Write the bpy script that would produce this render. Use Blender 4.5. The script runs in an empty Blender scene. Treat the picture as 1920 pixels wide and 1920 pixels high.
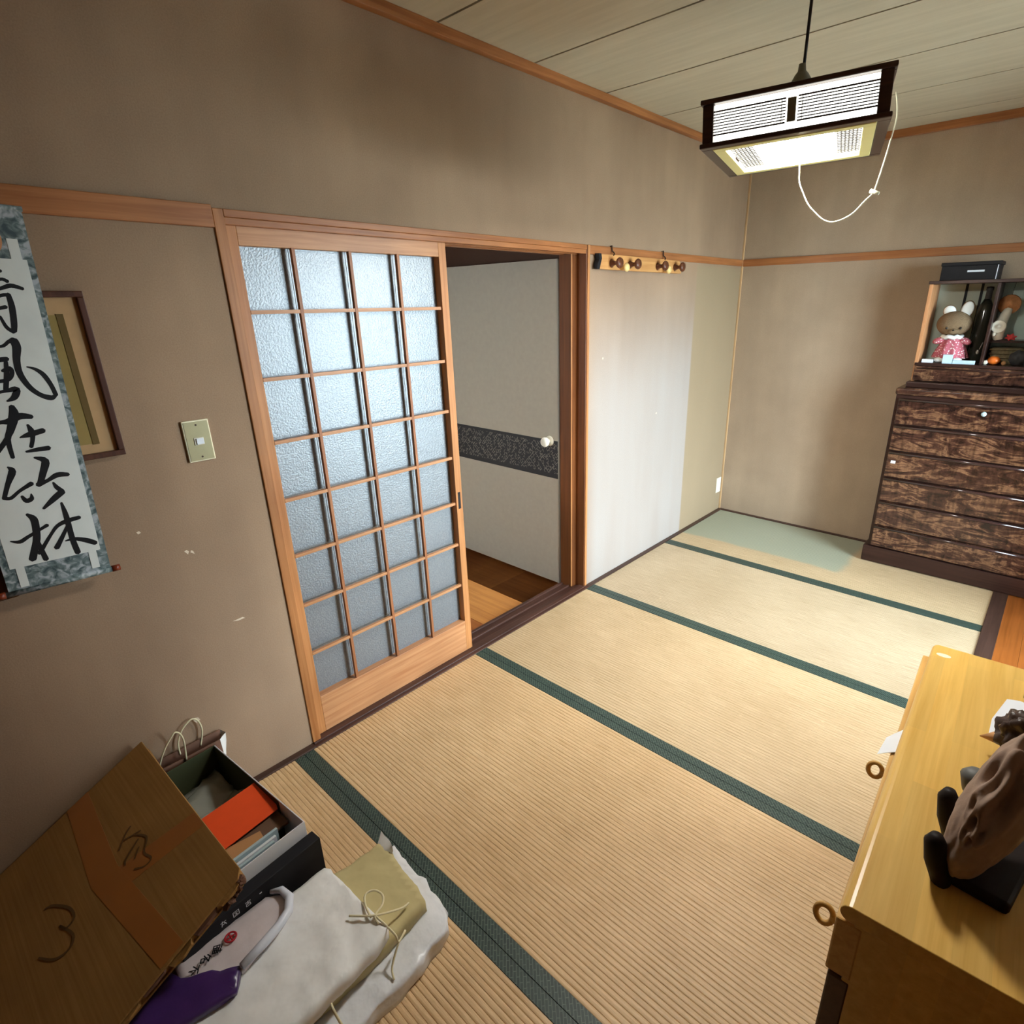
import bpy, bmesh, math, random
from mathutils import Vector, Matrix, noise

random.seed(7)
SC = bpy.context.scene
COL = SC.collection

# ------------------------------------------------------------------ camera
cd = bpy.data.cameras.new('camera')
cam = bpy.data.objects.new('camera', cd)
COL.objects.link(cam)
cr = Vector((0.748861, 0.662535, -0.015966)); cu = Vector((-0.216704, 0.267566, 0.938855)); cf = Vector((-0.626296, 0.699611, -0.343944))
cm = Matrix.Identity(4)
for i in range(3):
    cm[i][0] = cr[i]; cm[i][1] = cu[i]; cm[i][2] = -cf[i]
cm.translation = Vector((1.82527, 0.10945, 1.55246))
cam.matrix_world = cm
cd.sensor_fit = 'HORIZONTAL'; cd.sensor_width = 36.0
cd.lens = 1076.138 / 1920 * 36.0
cd.shift_x = -58.82 / 1920; cd.shift_y = 3.15 / 1920
cd.clip_start = 0.02; cd.clip_end = 200
SC.camera = cam

# ------------------------------------------------------------------ light
SKY_STRENGTH = 37.0
LAMP_STRENGTH = 130.0
PANEL_STRENGTH = 4.0
w = bpy.data.worlds.new('overcast_sky'); SC.world = w
w.use_nodes = True
bg = w.node_tree.nodes['Background']
bg.inputs['Color'].default_value = (0.76, 0.89, 1.0, 1)
bg.inputs['Strength'].default_value = SKY_STRENGTH
WIN = dict(x=2.80, y0=2.35, y1=3.45, z0=0.10, z1=1.90)     # garden window beyond the wooden floor

def portal(name, loc, rot, sx, sy):
    l = bpy.data.lights.new(name, 'AREA'); l.shape = 'RECTANGLE'; l.size = sx; l.size_y = sy
    l.cycles.is_portal = True
    o = bpy.data.objects.new(name, l); COL.objects.link(o); o.location = loc; o.rotation_euler = rot
portal('window_portal', (2.86, (WIN['y0'] + WIN['y1']) / 2, (WIN['z0'] + WIN['z1']) / 2), (0, math.pi / 2, 0), WIN['z1'] - WIN['z0'], WIN['y1'] - WIN['y0'])
portal('hall_portal', (-0.72, -0.70, 1.25), (math.pi / 2, 0, math.pi), 0.44, 0.7)

vs = SC.view_settings
vs.view_transform = 'Standard'; vs.look = 'None'; vs.gamma = 1.0; vs.use_curve_mapping = False
vs.exposure = 0.15

# ------------------------------------------------------------------ materials
def srgb(r, g, b):
    f = lambda c: (c / 255 / 12.92) if c / 255 <= 0.04045 else ((c / 255 + 0.055) / 1.055) ** 2.4
    return (f(r), f(g), f(b), 1)

def new_mat(name):
    m = bpy.data.materials.new(name); m.use_nodes = True
    nt = m.node_tree
    return m, nt, nt.nodes['Principled BSDF']

def coords(nt, scale=(1, 1, 1), rot=(0, 0, 0)):
    tc = nt.nodes.new('ShaderNodeTexCoord'); mp = nt.nodes.new('ShaderNodeMapping')
    mp.inputs['Scale'].default_value = scale; mp.inputs['Rotation'].default_value = rot
    nt.links.new(tc.outputs['Object'], mp.inputs['Vector'])
    return mp.outputs['Vector']

def tex_noise(nt, vec, scale, detail=4, rough=0.55, dist=0):
    n = nt.nodes.new('ShaderNodeTexNoise')
    n.inputs['Scale'].default_value = scale; n.inputs['Detail'].default_value = detail
    n.inputs['Roughness'].default_value = rough; n.inputs['Distortion'].default_value = dist
    nt.links.new(vec, n.inputs['Vector'])
    return n.outputs['Fac']

def ramp(nt, fac, stops):
    r = nt.nodes.new('ShaderNodeValToRGB'); el = r.color_ramp.elements
    while len(el) < len(stops): el.new(0.5)
    for e, (p, c) in zip(el, stops): e.position = p; e.color = c
    nt.links.new(fac, r.inputs['Fac'])
    return r.outputs['Color']

def mixc(nt, fac, a, b, mode='MIX'):
    m = nt.nodes.new('ShaderNodeMix'); m.data_type = 'RGBA'; m.blend_type = mode
    for sock, v in ((m.inputs[0], fac), (m.inputs[6], a), (m.inputs[7], b)):
        if hasattr(v, 'is_linked'): nt.links.new(v, sock)
        else: sock.default_value = v
    return m.outputs[2]

def bump(nt, bs, h, strength=0.2, dist=0.002):
    b = nt.nodes.new('ShaderNodeBump'); b.inputs['Strength'].default_value = strength; b.inputs['Distance'].default_value = dist
    nt.links.new(h, b.inputs['Height']); nt.links.new(b.outputs['Normal'], bs.inputs['Normal'])

def math_n(nt, op, a, b=None, clamp=False):
    m = nt.nodes.new('ShaderNodeMath'); m.operation = op; m.use_clamp = clamp
    for i, v in enumerate((a, b)):
        if v is None: continue
        if hasattr(v, 'is_linked'): nt.links.new(v, m.inputs[i])
        else: m.inputs[i].default_value = v
    return m.outputs[0]

def xyz(nt):
    tc = nt.nodes.new('ShaderNodeTexCoord'); s = nt.nodes.new('ShaderNodeSeparateXYZ')
    nt.links.new(tc.outputs['Object'], s.inputs[0])
    return s.outputs

def smooth(nt, v, a, b):
    m = nt.nodes.new('ShaderNodeMapRange'); m.interpolation_type = 'SMOOTHSTEP'
    m.inputs[1].default_value = a; m.inputs[2].default_value = b
    nt.links.new(v, m.inputs[0])
    return m.outputs[0]

def plain(name, c, rough=0.6, var=0.0, scale=20, spec=0.3, metal=0, bmp=0.0):
    m, nt, bs = new_mat(name)
    bs.inputs['Roughness'].default_value = rough; bs.inputs['Specular IOR Level'].default_value = spec; bs.inputs['Metallic'].default_value = metal
    v = coords(nt); n = tex_noise(nt, v, scale)
    k = 1 - var
    nt.links.new(ramp(nt, n, [(0.25, (c[0] * k, c[1] * k, c[2] * k, 1)), (0.75, (min(1, c[0] * (1 + var)), min(1, c[1] * (1 + var)), min(1, c[2] * (1 + var)), 1))]), bs.inputs['Base Color'])
    if bmp: bump(nt, bs, n, bmp, 0.006)
    return m

def wood(name, c1, c2, axis=1, rough=0.45, fine=60, spec=0.35, bmp=0.05):
    m, nt, bs = new_mat(name)
    sc = [fine, fine, fine]; sc[axis] = fine * 0.035
    v = coords(nt, tuple(sc)); n = tex_noise(nt, v, 1.0, 5, 0.6, 0.6)
    v2 = coords(nt, (3, 3, 3)); n2 = tex_noise(nt, v2, 1.0, 2)
    base = ramp(nt, n, [(0.3, c1), (0.7, c2)])
    dk = ramp(nt, n2, [(0.3, (0.82, 0.80, 0.78, 1)), (0.7, (1.08, 1.06, 1.04, 1))])
    nt.links.new(mixc(nt, 1.0, base, dk, 'MULTIPLY'), bs.inputs['Base Color'])
    bs.inputs['Roughness'].default_value = rough; bs.inputs['Specular IOR Level'].default_value = spec
    bump(nt, bs, n, bmp, 0.002)
    return m

M = {}
# sand plaster walls
def plaster(name, faded, pale=(1, 1, 1, 1)):
    m, nt, bs = new_mat(name)
    v = coords(nt)
    big = tex_noise(nt, v, 1.3, 4, 0.6); streak = tex_noise(nt, coords(nt, (6, 6, 0.9)), 1.0, 3, 0.5)
    grain = tex_noise(nt, v, 260, 2, 0.5)
    a = ramp(nt, big, [(0.3, (0.300, 0.202, 0.132, 1)), (0.7, (0.385, 0.264, 0.174, 1))])
    st = ramp(nt, streak, [(0.3, (0.93, 0.92, 0.92, 1)), (0.7, (1.07, 1.06, 1.05, 1))])
    c = mixc(nt, 1.0, mixc(nt, 1.0, a, st, 'MULTIPLY'), pale, 'MULTIPLY')
    if faded:
        s = xyz(nt)
        # the stretch right of the doorway is bleached pale, except where a cupboard once stood near the corner
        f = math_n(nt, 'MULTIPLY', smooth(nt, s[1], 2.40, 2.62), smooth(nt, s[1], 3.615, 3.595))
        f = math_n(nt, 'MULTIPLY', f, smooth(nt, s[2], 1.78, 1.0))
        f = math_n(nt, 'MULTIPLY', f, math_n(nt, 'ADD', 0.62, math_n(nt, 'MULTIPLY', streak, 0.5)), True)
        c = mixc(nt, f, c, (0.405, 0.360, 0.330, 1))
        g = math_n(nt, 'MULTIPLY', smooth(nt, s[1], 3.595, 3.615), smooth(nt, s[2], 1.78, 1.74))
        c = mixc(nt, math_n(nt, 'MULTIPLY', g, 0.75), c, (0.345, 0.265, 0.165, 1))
        # old soot stain above the doorway
        dy = math_n(nt, 'DIVIDE', math_n(nt, 'SUBTRACT', s[1], 1.75), 0.75); dz = math_n(nt, 'DIVIDE', math_n(nt, 'SUBTRACT', s[2], 2.22), 0.22)
        d = math_n(nt, 'ADD', math_n(nt, 'MULTIPLY', dy, dy), math_n(nt, 'MULTIPLY', dz, dz))
        d = math_n(nt, 'ADD', d, math_n(nt, 'MULTIPLY', math_n(nt, 'SUBTRACT', big, 0.5), 1.6))
        c = mixc(nt, math_n(nt, 'MULTIPLY', smooth(nt, d, 1.5, 0.1), 0.26), c, (0.130, 0.085, 0.052, 1))
    gr = ramp(nt, grain, [(0.3, (0.93, 0.93, 0.93, 1)), (0.7, (1.06, 1.06, 1.06, 1))])
    nt.links.new(mixc(nt, 1.0, c, gr, 'MULTIPLY'), bs.inputs['Base Color'])
    bs.inputs['Roughness'].default_value = 0.93; bs.inputs['Specular IOR Level'].default_value = 0.08
    bump(nt, bs, grain, 0.25, 0.0012)
    return m
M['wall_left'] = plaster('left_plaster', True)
M['wall'] = plaster('plaster', False)
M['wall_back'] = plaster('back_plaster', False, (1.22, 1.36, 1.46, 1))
M['trim'] = wood('cedar_trim', srgb(150, 92, 52), srgb(186, 124, 76), 1, 0.42)
M['trim_x'] = wood('cedar_trim_x', srgb(150, 92, 52), srgb(182, 122, 74), 0, 0.42)
M['trim_z'] = wood('cedar_trim_z', srgb(158, 98, 52), srgb(192, 132, 80), 2, 0.42)
M['jamb_z'] = wood('jamb_wood', srgb(92, 52, 24), srgb(122, 72, 36), 2, 0.4)
M['door_z'] = wood('door_wood_z', srgb(178, 116, 66), srgb(206, 146, 92), 2, 0.42)
M['door_y'] = wood('door_wood_y', srgb(176, 118, 76), srgb(208, 154, 108), 1, 0.42)
M['bar'] = wood('bar_wood', srgb(150, 92, 56), srgb(182, 124, 82), 2, 0.45)
M['sill'] = wood('sill_wood', srgb(62, 40, 34), srgb(92, 62, 52), 1, 0.38)
M['dark_trim'] = wood('dark_trim', srgb(58, 40, 34), srgb(86, 62, 52), 1, 0.45)
M['dark_hall'] = plain('dark_hall_wall', srgb(72, 46, 32), 0.7, 0.1, 3)
M['hall_wall'] = plain('hall_wall', srgb(190, 178, 160), 0.9, 0.05, 3)

# ceiling boards: printed grey-beige wood
m, nt, bs = new_mat('ceiling_board')
v = coords(nt, (2.2, 26, 26)); n = tex_noise(nt, v, 1.0, 5, 0.6, 0.4)
nt.links.new(ramp(nt, n, [(0.3, srgb(192, 184, 164)), (0.7, srgb(206, 198, 178))]), bs.inputs['Base Color'])
bs.inputs['Roughness'].default_value = 0.75; bs.inputs['Specular IOR Level'].default_value = 0.2
M['ceiling'] = m
M['groove'] = plain('ceiling_groove', srgb(58, 40, 28), 0.8, 0.1)

# tatami rush
def tatami(name, patch, c1=srgb(198, 162, 116), c2=srgb(232, 202, 160)):
    m, nt, bs = new_mat(name)
    fib = tex_noise(nt, coords(nt, (60, 900, 1)), 1.0, 3, 0.6)
    fib2 = tex_noise(nt, coords(nt, (9, 240, 1)), 1.0, 3, 0.6)
    big = tex_noise(nt, coords(nt), 2.6, 4, 0.6)
    fleck = tex_noise(nt, coords(nt, (28, 90, 1)), 1.0, 2, 0.5)
    c = ramp(nt, fib2, [(0.25, c1), (0.75, c2)])
    c = mixc(nt, 1.0, c, ramp(nt, fib, [(0.25, (0.84, 0.83, 0.80, 1)), (0.75, (1.12, 1.11, 1.10, 1))]), 'MULTIPLY')
    c = mixc(nt, 1.0, c, ramp(nt, big, [(0.3, (0.90, 0.88, 0.84, 1)), (0.7, (1.06, 1.06, 1.06, 1))]), 'MULTIPLY')
    c = mixc(nt, math_n(nt, 'MULTIPLY', smooth(nt, fleck, 0.66, 0.78), 0.5), c, srgb(232, 208, 166))
    if patch:
        s = xyz(nt)
        wob = math_n(nt, 'MULTIPLY', math_n(nt, 'SUBTRACT', big, 0.5), 0.10)
        yy = math_n(nt, 'ADD', s[1], wob)
        f = math_n(nt, 'MULTIPLY', smooth(nt, yy, 3.60, 3.64), smooth(nt, math_n(nt, 'ADD', s[0], wob), 1.10, 1.04))
        c = mixc(nt, math_n(nt, 'MULTIPLY', f, 0.85), c, srgb(150, 158, 140))
    nt.links.new(c, bs.inputs['Base Color'])
    bs.inputs['Roughness'].default_value = 0.46; bs.inputs['Specular IOR Level'].default_value = 0.5
    bump(nt, bs, fib, 0.35, 0.0012)
    return m
M['tatami'] = tatami('tatami_rush', False)
M['tatami_mid'] = tatami('tatami_rush_mid', False, srgb(186, 158, 120), srgb(220, 196, 160))
M['tatami_bleached'] = tatami('tatami_rush_bleached', False, srgb(174, 152, 122), srgb(208, 190, 162))
M['tatami_patch'] = tatami('tatami_rush_unfaded', True, srgb(174, 150, 116), srgb(208, 186, 152))
# cloth border: dark green-black woven in a lattice
m, nt, bs = new_mat('tatami_border')
vv = coords(nt, (1, 1, 1), (0, 0, math.pi / 4))
wv = nt.nodes.new('ShaderNodeTexBrick'); nt.links.new(vv, wv.inputs['Vector'])
wv.inputs['Scale'].default_value = 34; wv.inputs['Mortar Size'].default_value = 0.035; wv.inputs['Brick Width'].default_value = 0.9; wv.inputs['Row Height'].default_value = 0.28
wv.inputs['Color1'].default_value = srgb(44, 62, 56); wv.inputs['Color2'].default_value = srgb(34, 50, 47); wv.inputs['Mortar'].default_value = srgb(84, 100, 88)
nn = tex_noise(nt, coords(nt), 400, 2)
nt.links.new(mixc(nt, 1.0, wv.outputs['Color'], ramp(nt, nn, [(0.3, (0.8, 0.8, 0.8, 1)), (0.7, (1.15, 1.15, 1.15, 1))]), 'MULTIPLY'), bs.inputs['Base Color'])
bs.inputs['Roughness'].default_value = 0.5; bs.inputs['Specular IOR Level'].default_value = 0.5
bump(nt, bs, wv.outputs['Fac'], 0.3, 0.001)
M['heri'] = m

# frosted door glass
m, nt, bs = new_mat('frosted_glass')
nt.nodes.remove(bs)
out = nt.nodes['Material Output']
v = coords(nt); n = tex_noise(nt, v, 170, 3, 0.6)
bp = nt.nodes.new('ShaderNodeBump'); bp.inputs['Strength'].default_value = 0.42; bp.inputs['Distance'].default_value = 0.003; nt.links.new(n, bp.inputs['Height'])
gl = nt.nodes.new('ShaderNodeBsdfGlossy'); gl.inputs['Roughness'].default_value = 0.34; gl.inputs['Color'].default_value = (0.92, 0.96, 1.0, 1); nt.links.new(bp.outputs[0], gl.inputs['Normal'])
df = nt.nodes.new('ShaderNodeBsdfDiffuse'); nt.links.new(ramp(nt, n, [(0.35, (0.10, 0.115, 0.13, 1)), (0.65, (0.20, 0.215, 0.23, 1))]), df.inputs['Color']); nt.links.new(bp.outputs[0], df.inputs['Normal'])
tr = nt.nodes.new('ShaderNodeBsdfTranslucent'); tr.inputs['Color'].default_value = (0.55, 0.60, 0.66, 1)
m1 = nt.nodes.new('ShaderNodeMixShader'); m1.inputs[0].default_value = 0.16; nt.links.new(df.outputs[0], m1.inputs[1]); nt.links.new(tr.outputs[0], m1.inputs[2])
m2 = nt.nodes.new('ShaderNodeMixShader'); m2.inputs[0].default_value = 0.15; nt.links.new(m1.outputs[0], m2.inputs[1]); nt.links.new(gl.outputs[0], m2.inputs[2])
nt.links.new(m2.outputs[0], out.inputs['Surface'])
M['frost'] = m
# clear glass
m, nt, bs = new_mat('clear_glass')
nt.nodes.remove(bs); out = nt.nodes['Material Output']
tp = nt.nodes.new('ShaderNodeBsdfTransparent'); tp.inputs['Color'].default_value = (0.94, 0.97, 0.97, 1)
gl = nt.nodes.new('ShaderNodeBsdfGlossy'); gl.inputs['Roughness'].default_value = 0.03
fr = nt.nodes.new('ShaderNodeFresnel'); fr.inputs['IOR'].default_value = 1.45
ms = nt.nodes.new('ShaderNodeMixShader'); nt.links.new(fr.outputs[0], ms.inputs[0]); nt.links.new(tp.outputs[0], ms.inputs[1]); nt.links.new(gl.outputs[0], ms.inputs[2])
nt.links.new(ms.outputs[0], out.inputs['Surface'])
M['glass'] = m
# thin clear plastic
m, nt, bs = new_mat('clear_plastic')
nt.nodes.remove(bs); out = nt.nodes['Material Output']
tp = nt.nodes.new('ShaderNodeBsdfTransparent'); tp.inputs['Color'].default_value = (0.86, 0.88, 0.84, 1)
gl = nt.nodes.new('ShaderNodeBsdfPrincipled'); gl.inputs['Base Color'].default_value = (0.55, 0.57, 0.50, 1); gl.inputs['Roughness'].default_value = 0.12; gl.inputs['Specular IOR Level'].default_value = 1.0
ms = nt.nodes.new('ShaderNodeMixShader'); ms.inputs[0].default_value = 0.55; nt.links.new(tp.outputs[0], ms.inputs[1]); nt.links.new(gl.outputs[0], ms.inputs[2])
nt.links.new(ms.outputs[0], out.inputs['Surface'])
M['plastic'] = m

# figured dark chest veneer
def veneer(name, mul=1.0):
    m, nt, bs = new_mat(name)
    v = coords(nt, (5.0, 1, 17)); n = tex_noise(nt, v, 1.0, 6, 0.62, 1.6)
    v2 = coords(nt, (34, 1, 9), (0, 0.5, 0)); n2 = tex_noise(nt, v2, 1.0, 4, 0.6, 0.8)
    a = ramp(nt, n, [(0.36, (0.020 * mul, 0.009 * mul, 0.007 * mul, 1)), (0.50, (0.065 * mul, 0.028 * mul, 0.018 * mul, 1)), (0.56, (0.20 * mul, 0.105 * mul, 0.055 * mul, 1)), (0.64, (0.05 * mul, 0.021 * mul, 0.015 * mul, 1))])
    b = ramp(nt, n2, [(0.35, (0.55, 0.5, 0.5, 1)), (0.65, (1.35, 1.3, 1.25, 1))])
    nt.links.new(mixc(nt, 1.0, a, b, 'MULTIPLY'), bs.inputs['Base Color'])
    bs.inputs['Roughness'].default_value = 0.22; bs.inputs['Specular IOR Level'].default_value = 0.5
    return m
M['veneer'] = veneer('chest_veneer', 0.95)
M['chest_dark'] = wood('chest_dark', srgb(44, 28, 24), srgb(66, 43, 36), 0, 0.28)
M['lip'] = wood('polished_lip', srgb(50, 34, 32), srgb(70, 48, 44), 0, 0.10, spec=0.8)
M['cab_pale'] = wood('cabinet_edge', srgb(176, 120, 78), srgb(206, 150, 104), 2, 0.45)
M['batten'] = wood('batten_wood', srgb(186, 150, 108), srgb(206, 172, 130), 2, 0.45)
M['mint'] = plain('mint_backing', srgb(196, 208, 194), 0.8, 0.06, 9)
M['black'] = plain('black_plastic', (0.010, 0.010, 0.012, 1), 0.5, 0.1, 30, 0.25)
M['black_soft'] = plain('black_card', (0.010, 0.010, 0.013, 1), 0.6, 0.15, 30, 0.3)
M['white'] = plain('white_card', srgb(226, 230, 236), 0.6, 0.03, 8)
M['offwhite'] = plain('offwhite_plastic', srgb(232, 226, 208), 0.4, 0.02, 8)
# honey cabinet: laminated staves
m, nt, bs = new_mat('honey_wood')
v = coords(nt, (13, 1.6, 13)); br = nt.nodes.new('ShaderNodeTexBrick'); nt.links.new(coords(nt, (1, 1, 1), (0, 0, math.pi / 2)), br.inputs['Vector'])
br.inputs['Scale'].default_value = 3.3; br.inputs['Mortar Size'].default_value = 0.0; br.inputs['Brick Width'].default_value = 1.1; br.inputs['Row Height'].default_value = 0.15
br.inputs['Color1'].default_value = (0.95, 0.95, 0.95, 1); br.inputs['Color2'].default_value = (1.10, 1.08, 1.02, 1); br.inputs['Bias'].default_value = -0.1
n = tex_noise(nt, coords(nt, (60, 2.5, 60)), 1.0, 4, 0.6, 0.4)
c = ramp(nt, n, [(0.25, srgb(206, 160, 76)), (0.75, srgb(230, 190, 108))])
nt.links.new(mixc(nt, 1.0, c, br.outputs['Color'], 'MULTIPLY'), bs.inputs['Base Color'])
bs.inputs['Roughness'].default_value = 0.30; bs.inputs['Specular IOR Level'].default_value = 0.4
M['honey'] = m
M['honey_face'] = wood('honey_face', srgb(200, 154, 84), srgb(226, 184, 112), 1, 0.4)
M['honey_dark'] = wood('honey_dark', srgb(74, 50, 34), srgb(96, 68, 46), 1, 0.4)
M['engawa'] = wood('engawa_wood', srgb(138, 76, 30), srgb(168, 98, 44), 1, 0.3)
# parquet squares in three tints
M['tile_a'] = wood('parquet_a', srgb(150, 88, 40), srgb(186, 118, 60), 1, 0.4, 40)
M['tile_b'] = wood('parquet_b', srgb(176, 112, 54), srgb(208, 144, 78), 0, 0.4, 40)
M['tile_c'] = wood('parquet_c', srgb(140, 80, 36), srgb(170, 102, 50), 0, 0.4, 40)
# cardboard
m, nt, bs = new_mat('cardboard')
n = tex_noise(nt, coords(nt, (3, 160, 3)), 1.0, 2); n2 = tex_noise(nt, coords(nt), 5, 4)
c = ramp(nt, n, [(0.3, srgb(150, 112, 62)), (0.7, srgb(166, 126, 74))])
nt.links.new(mixc(nt, 1.0, c, ramp(nt, n2, [(0.3, (0.86, 0.84, 0.82, 1)), (0.7, (1.05, 1.05, 1.05, 1))]), 'MULTIPLY'), bs.inputs['Base Color'])
bs.inputs['Roughness'].default_value = 0.75; bs.inputs['Specular IOR Level'].default_value = 0.15
M['card'] = m
M['tape'] = plain('brown_tape', srgb(166, 106, 52), 0.3, 0.08, 6, 0.5)
M['pen'] = plain('pen_ink', srgb(104, 78, 44), 0.6)
M['kraft'] = plain('kraft_paper', srgb(196, 182, 134), 0.7, 0.08, 7, 0.2, 0, 0.6)
M['paper'] = plain('cream_paper', srgb(240, 240, 238), 0.75, 0.05, 7, 0.15, 0, 0.8)
M['wrap'] = plain('white_wrap', srgb(230, 232, 236), 0.35, 0.06, 11, 0.5, 0, 0.9)
M['string'] = plain('paper_string', srgb(226, 216, 178), 0.8, 0.08, 60)
M['bagpaper'] = plain('brown_bag_paper', srgb(110, 78, 62), 0.7, 0.08, 12)
M['boxinside'] = plain('olive_box_lining', srgb(62, 66, 42), 0.7, 0.15, 10)
M['orange'] = plain('vermilion_card', srgb(240, 84, 34), 0.55, 0.03, 30)
M['tan'] = plain('tan_envelope', srgb(186, 138, 92), 0.7, 0.06, 12)
M['brown_note'] = plain('brown_notebook', srgb(110, 84, 66), 0.6, 0.06, 12)
M['blue'] = plain('blue_booklet', srgb(28, 78, 140), 0.45, 0.08, 12)
M['paleblue'] = plain('pale_booklet', srgb(176, 198, 204), 0.5, 0.08, 40)
M['yellow'] = plain('yellow_print', srgb(222, 186, 40), 0.5)
M['purple'] = plain('purple_film', srgb(66, 40, 96), 0.28, 0.2, 14, 0.5, 0, 0.3)
M['whitefilm'] = plain('white_film', srgb(214, 204, 206), 0.25, 0.08, 18, 0.6, 0, 0.3)
M['whitecord'] = plain('white_plastic_loop', srgb(222, 228, 242), 0.3, 0.04, 20, 0.5)
M['red'] = plain('red_print', srgb(176, 40, 50), 0.5)
M['ink'] = plain('sumi_ink', (0.008, 0.008, 0.010, 1), 0.55, 0.2, 60, 0.3)
# scroll brocade
m, nt, bs = new_mat('scroll_brocade')
n = tex_noise(nt, coords(nt), 55, 3, 0.5, 0.8)
nt.links.new(ramp(nt, n, [(0.36, srgb(62, 80, 84)), (0.5, srgb(112, 128, 128)), (0.64, srgb(176, 182, 188))]), bs.inputs['Base Color'])
bs.inputs['Roughness'].default_value = 0.6
M['brocade'] = m
M['scroll_paper'] = plain('scroll_paper', srgb(226, 230, 226), 0.8, 0.05, 14, 0.1)
M['roller'] = plain('lacquer_roller', srgb(126, 50, 26), 0.3, 0.1, 20, 0.5)
M['frame_dark'] = wood('picture_frame_wood', srgb(70, 40, 30), srgb(98, 60, 44), 2, 0.4)
M['mat_tan'] = plain('tan_mount', srgb(186, 150, 108), 0.8, 0.05, 40)
M['mat_olive'] = plain('olive_mount', srgb(150, 128, 76), 0.8, 0.06, 20)
M['mount_shade'] = plain('painted_mount_shade', srgb(104, 84, 46), 0.8, 0.1, 20)
M['plaque'] = wood('plaque_wood', srgb(70, 40, 22), srgb(104, 62, 34), 2, 0.45)
M['champagne'] = plain('champagne_metal', srgb(168, 160, 126), 0.35, 0.03, 60, 0.5, 0.6)
M['cream'] = plain('cream_plastic', srgb(240, 232, 200), 0.4, 0.02, 20)
M['rack'] = wood('rack_pine', srgb(190, 132, 76), srgb(218, 166, 106), 1, 0.45)
M['peg'] = wood('peg_walnut', srgb(84, 46, 30), srgb(120, 74, 52), 0, 0.3)
M['peg_pale'] = plain('pale_peg', srgb(240, 208, 140), 0.35, 0.05, 20, 0.5)
M['iron'] = plain('dark_iron', srgb(60, 42, 34), 0.5, 0.1, 40, 0.5, 0.5)
M['lamp_wood'] = wood('lamp_wood', srgb(48, 30, 26), srgb(70, 46, 38), 0, 0.35)
M['lamp_rim'] = plain('lamp_cream_rim', srgb(238, 230, 160), 0.4, 0.02, 20)
M['line'] = plain('dark_lacquer_slat', srgb(52, 36, 44), 0.5, 0.05, 20)
m, nt, bs = new_mat('lit_diffuser')
nt.nodes.remove(bs); out = nt.nodes['Material Output']
em = nt.nodes.new('ShaderNodeEmission'); em.inputs['Color'].default_value = (1.0, 0.975, 0.91, 1); em.inputs['Strength'].default_value = LAMP_STRENGTH
nt.links.new(em.outputs[0], out.inputs['Surface'])
M['lit'] = m
m, nt, bs = new_mat('lit_paper_panel')
nt.nodes.remove(bs); out = nt.nodes['Material Output']
em = nt.nodes.new('ShaderNodeEmission'); em.inputs['Color'].default_value = (1.0, 0.97, 0.86, 1); em.inputs['Strength'].default_value = PANEL_STRENGTH
nt.links.new(em.outputs[0], out.inputs['Surface'])
M['lit_panel'] = m
m, nt, bs = new_mat('lit_soft_diffuser')
nt.nodes.remove(bs); out = nt.nodes['Material Output']
em = nt.nodes.new('ShaderNodeEmission'); em.inputs['Color'].default_value = (1.0, 0.98, 0.88, 1); em.inputs['Strength'].default_value = 1.5
nt.links.new(em.outputs[0], out.inputs['Surface'])
M['lit_soft'] = m
M['cord'] = plain('lamp_cord', srgb(38, 28, 28), 0.5)
M['pull'] = plain('pull_cord', srgb(206, 202, 176), 0.6)
M['cap'] = plain('lamp_cap', srgb(120, 116, 100), 0.5, 0.05, 30)
# carved stone, dark carving
M['carving'] = plain('carved_wood', srgb(150, 126, 110), 0.7, 0.18, 26, 0.2, 0, 0.5)
M['dark_carving'] = plain('dark_carving', srgb(62, 46, 38), 0.35, 0.35, 40, 0.5, 0, 0.5)
M['stand'] = plain('black_stand', srgb(30, 20, 15), 0.6, 0.1, 30, 0.2)
M['greystone'] = plain('grey_stone', srgb(96, 96, 92), 0.5, 0.1, 30)
M['fur'] = plain('plush_fur', srgb(128, 108, 84), 0.95, 0.15, 150, 0.05, 0, 0.6)
M['earwhite'] = plain('plush_white', srgb(232, 236, 234), 0.95, 0.03, 60, 0.05)
m, nt, bs = new_mat('pink_floral')
vo = nt.nodes.new('ShaderNodeTexVoronoi'); vo.inputs['Scale'].default_value = 95; nt.links.new(coords(nt), vo.inputs['Vector'])
nt.links.new(ramp(nt, vo.outputs['Distance'], [(0.25, srgb(238, 216, 216)), (0.4, srgb(186, 96, 110))]), bs.inputs['Base Color']); bs.inputs['Roughness'].default_value = 0.85
M['pink'] = m
M['eye'] = plain('toy_eye', (0.01, 0.008, 0.006, 1), 0.15, 0, 20, 0.6)
M['straw'] = plain('straw_hat', srgb(190, 130, 84), 0.8, 0.2, 90)
M['ceramic'] = plain('cream_ceramic', srgb(228, 222, 204), 0.25, 0.04, 20, 0.5)
M['redfelt'] = plain('red_felt', srgb(206, 66, 66), 0.9, 0.1, 60)
M['orangeglaze'] = plain('orange_glaze', srgb(238, 120, 44), 0.25, 0.1, 20, 0.5)
M['basket'] = plain('basket_weave', srgb(128, 112, 82), 0.8, 0.35, 70, 0.2)
M['darkgrey'] = plain('dark_grey_stone', srgb(62, 60, 62), 0.5, 0.25, 30)
M['bluebox'] = plain('pale_blue_box', srgb(190, 216, 228), 0.5, 0.05, 20)
M['bottle'] = plain('dark_bottle', srgb(44, 44, 36), 0.12, 0.2, 8, 0.6)
M['scuff'] = plain('bare_plaster', srgb(222, 204, 180), 0.9, 0.05, 90)
M['alu'] = plain('aluminium', srgb(150, 145, 136), 0.4, 0.03, 30, 0.5, 0.7)
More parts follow.
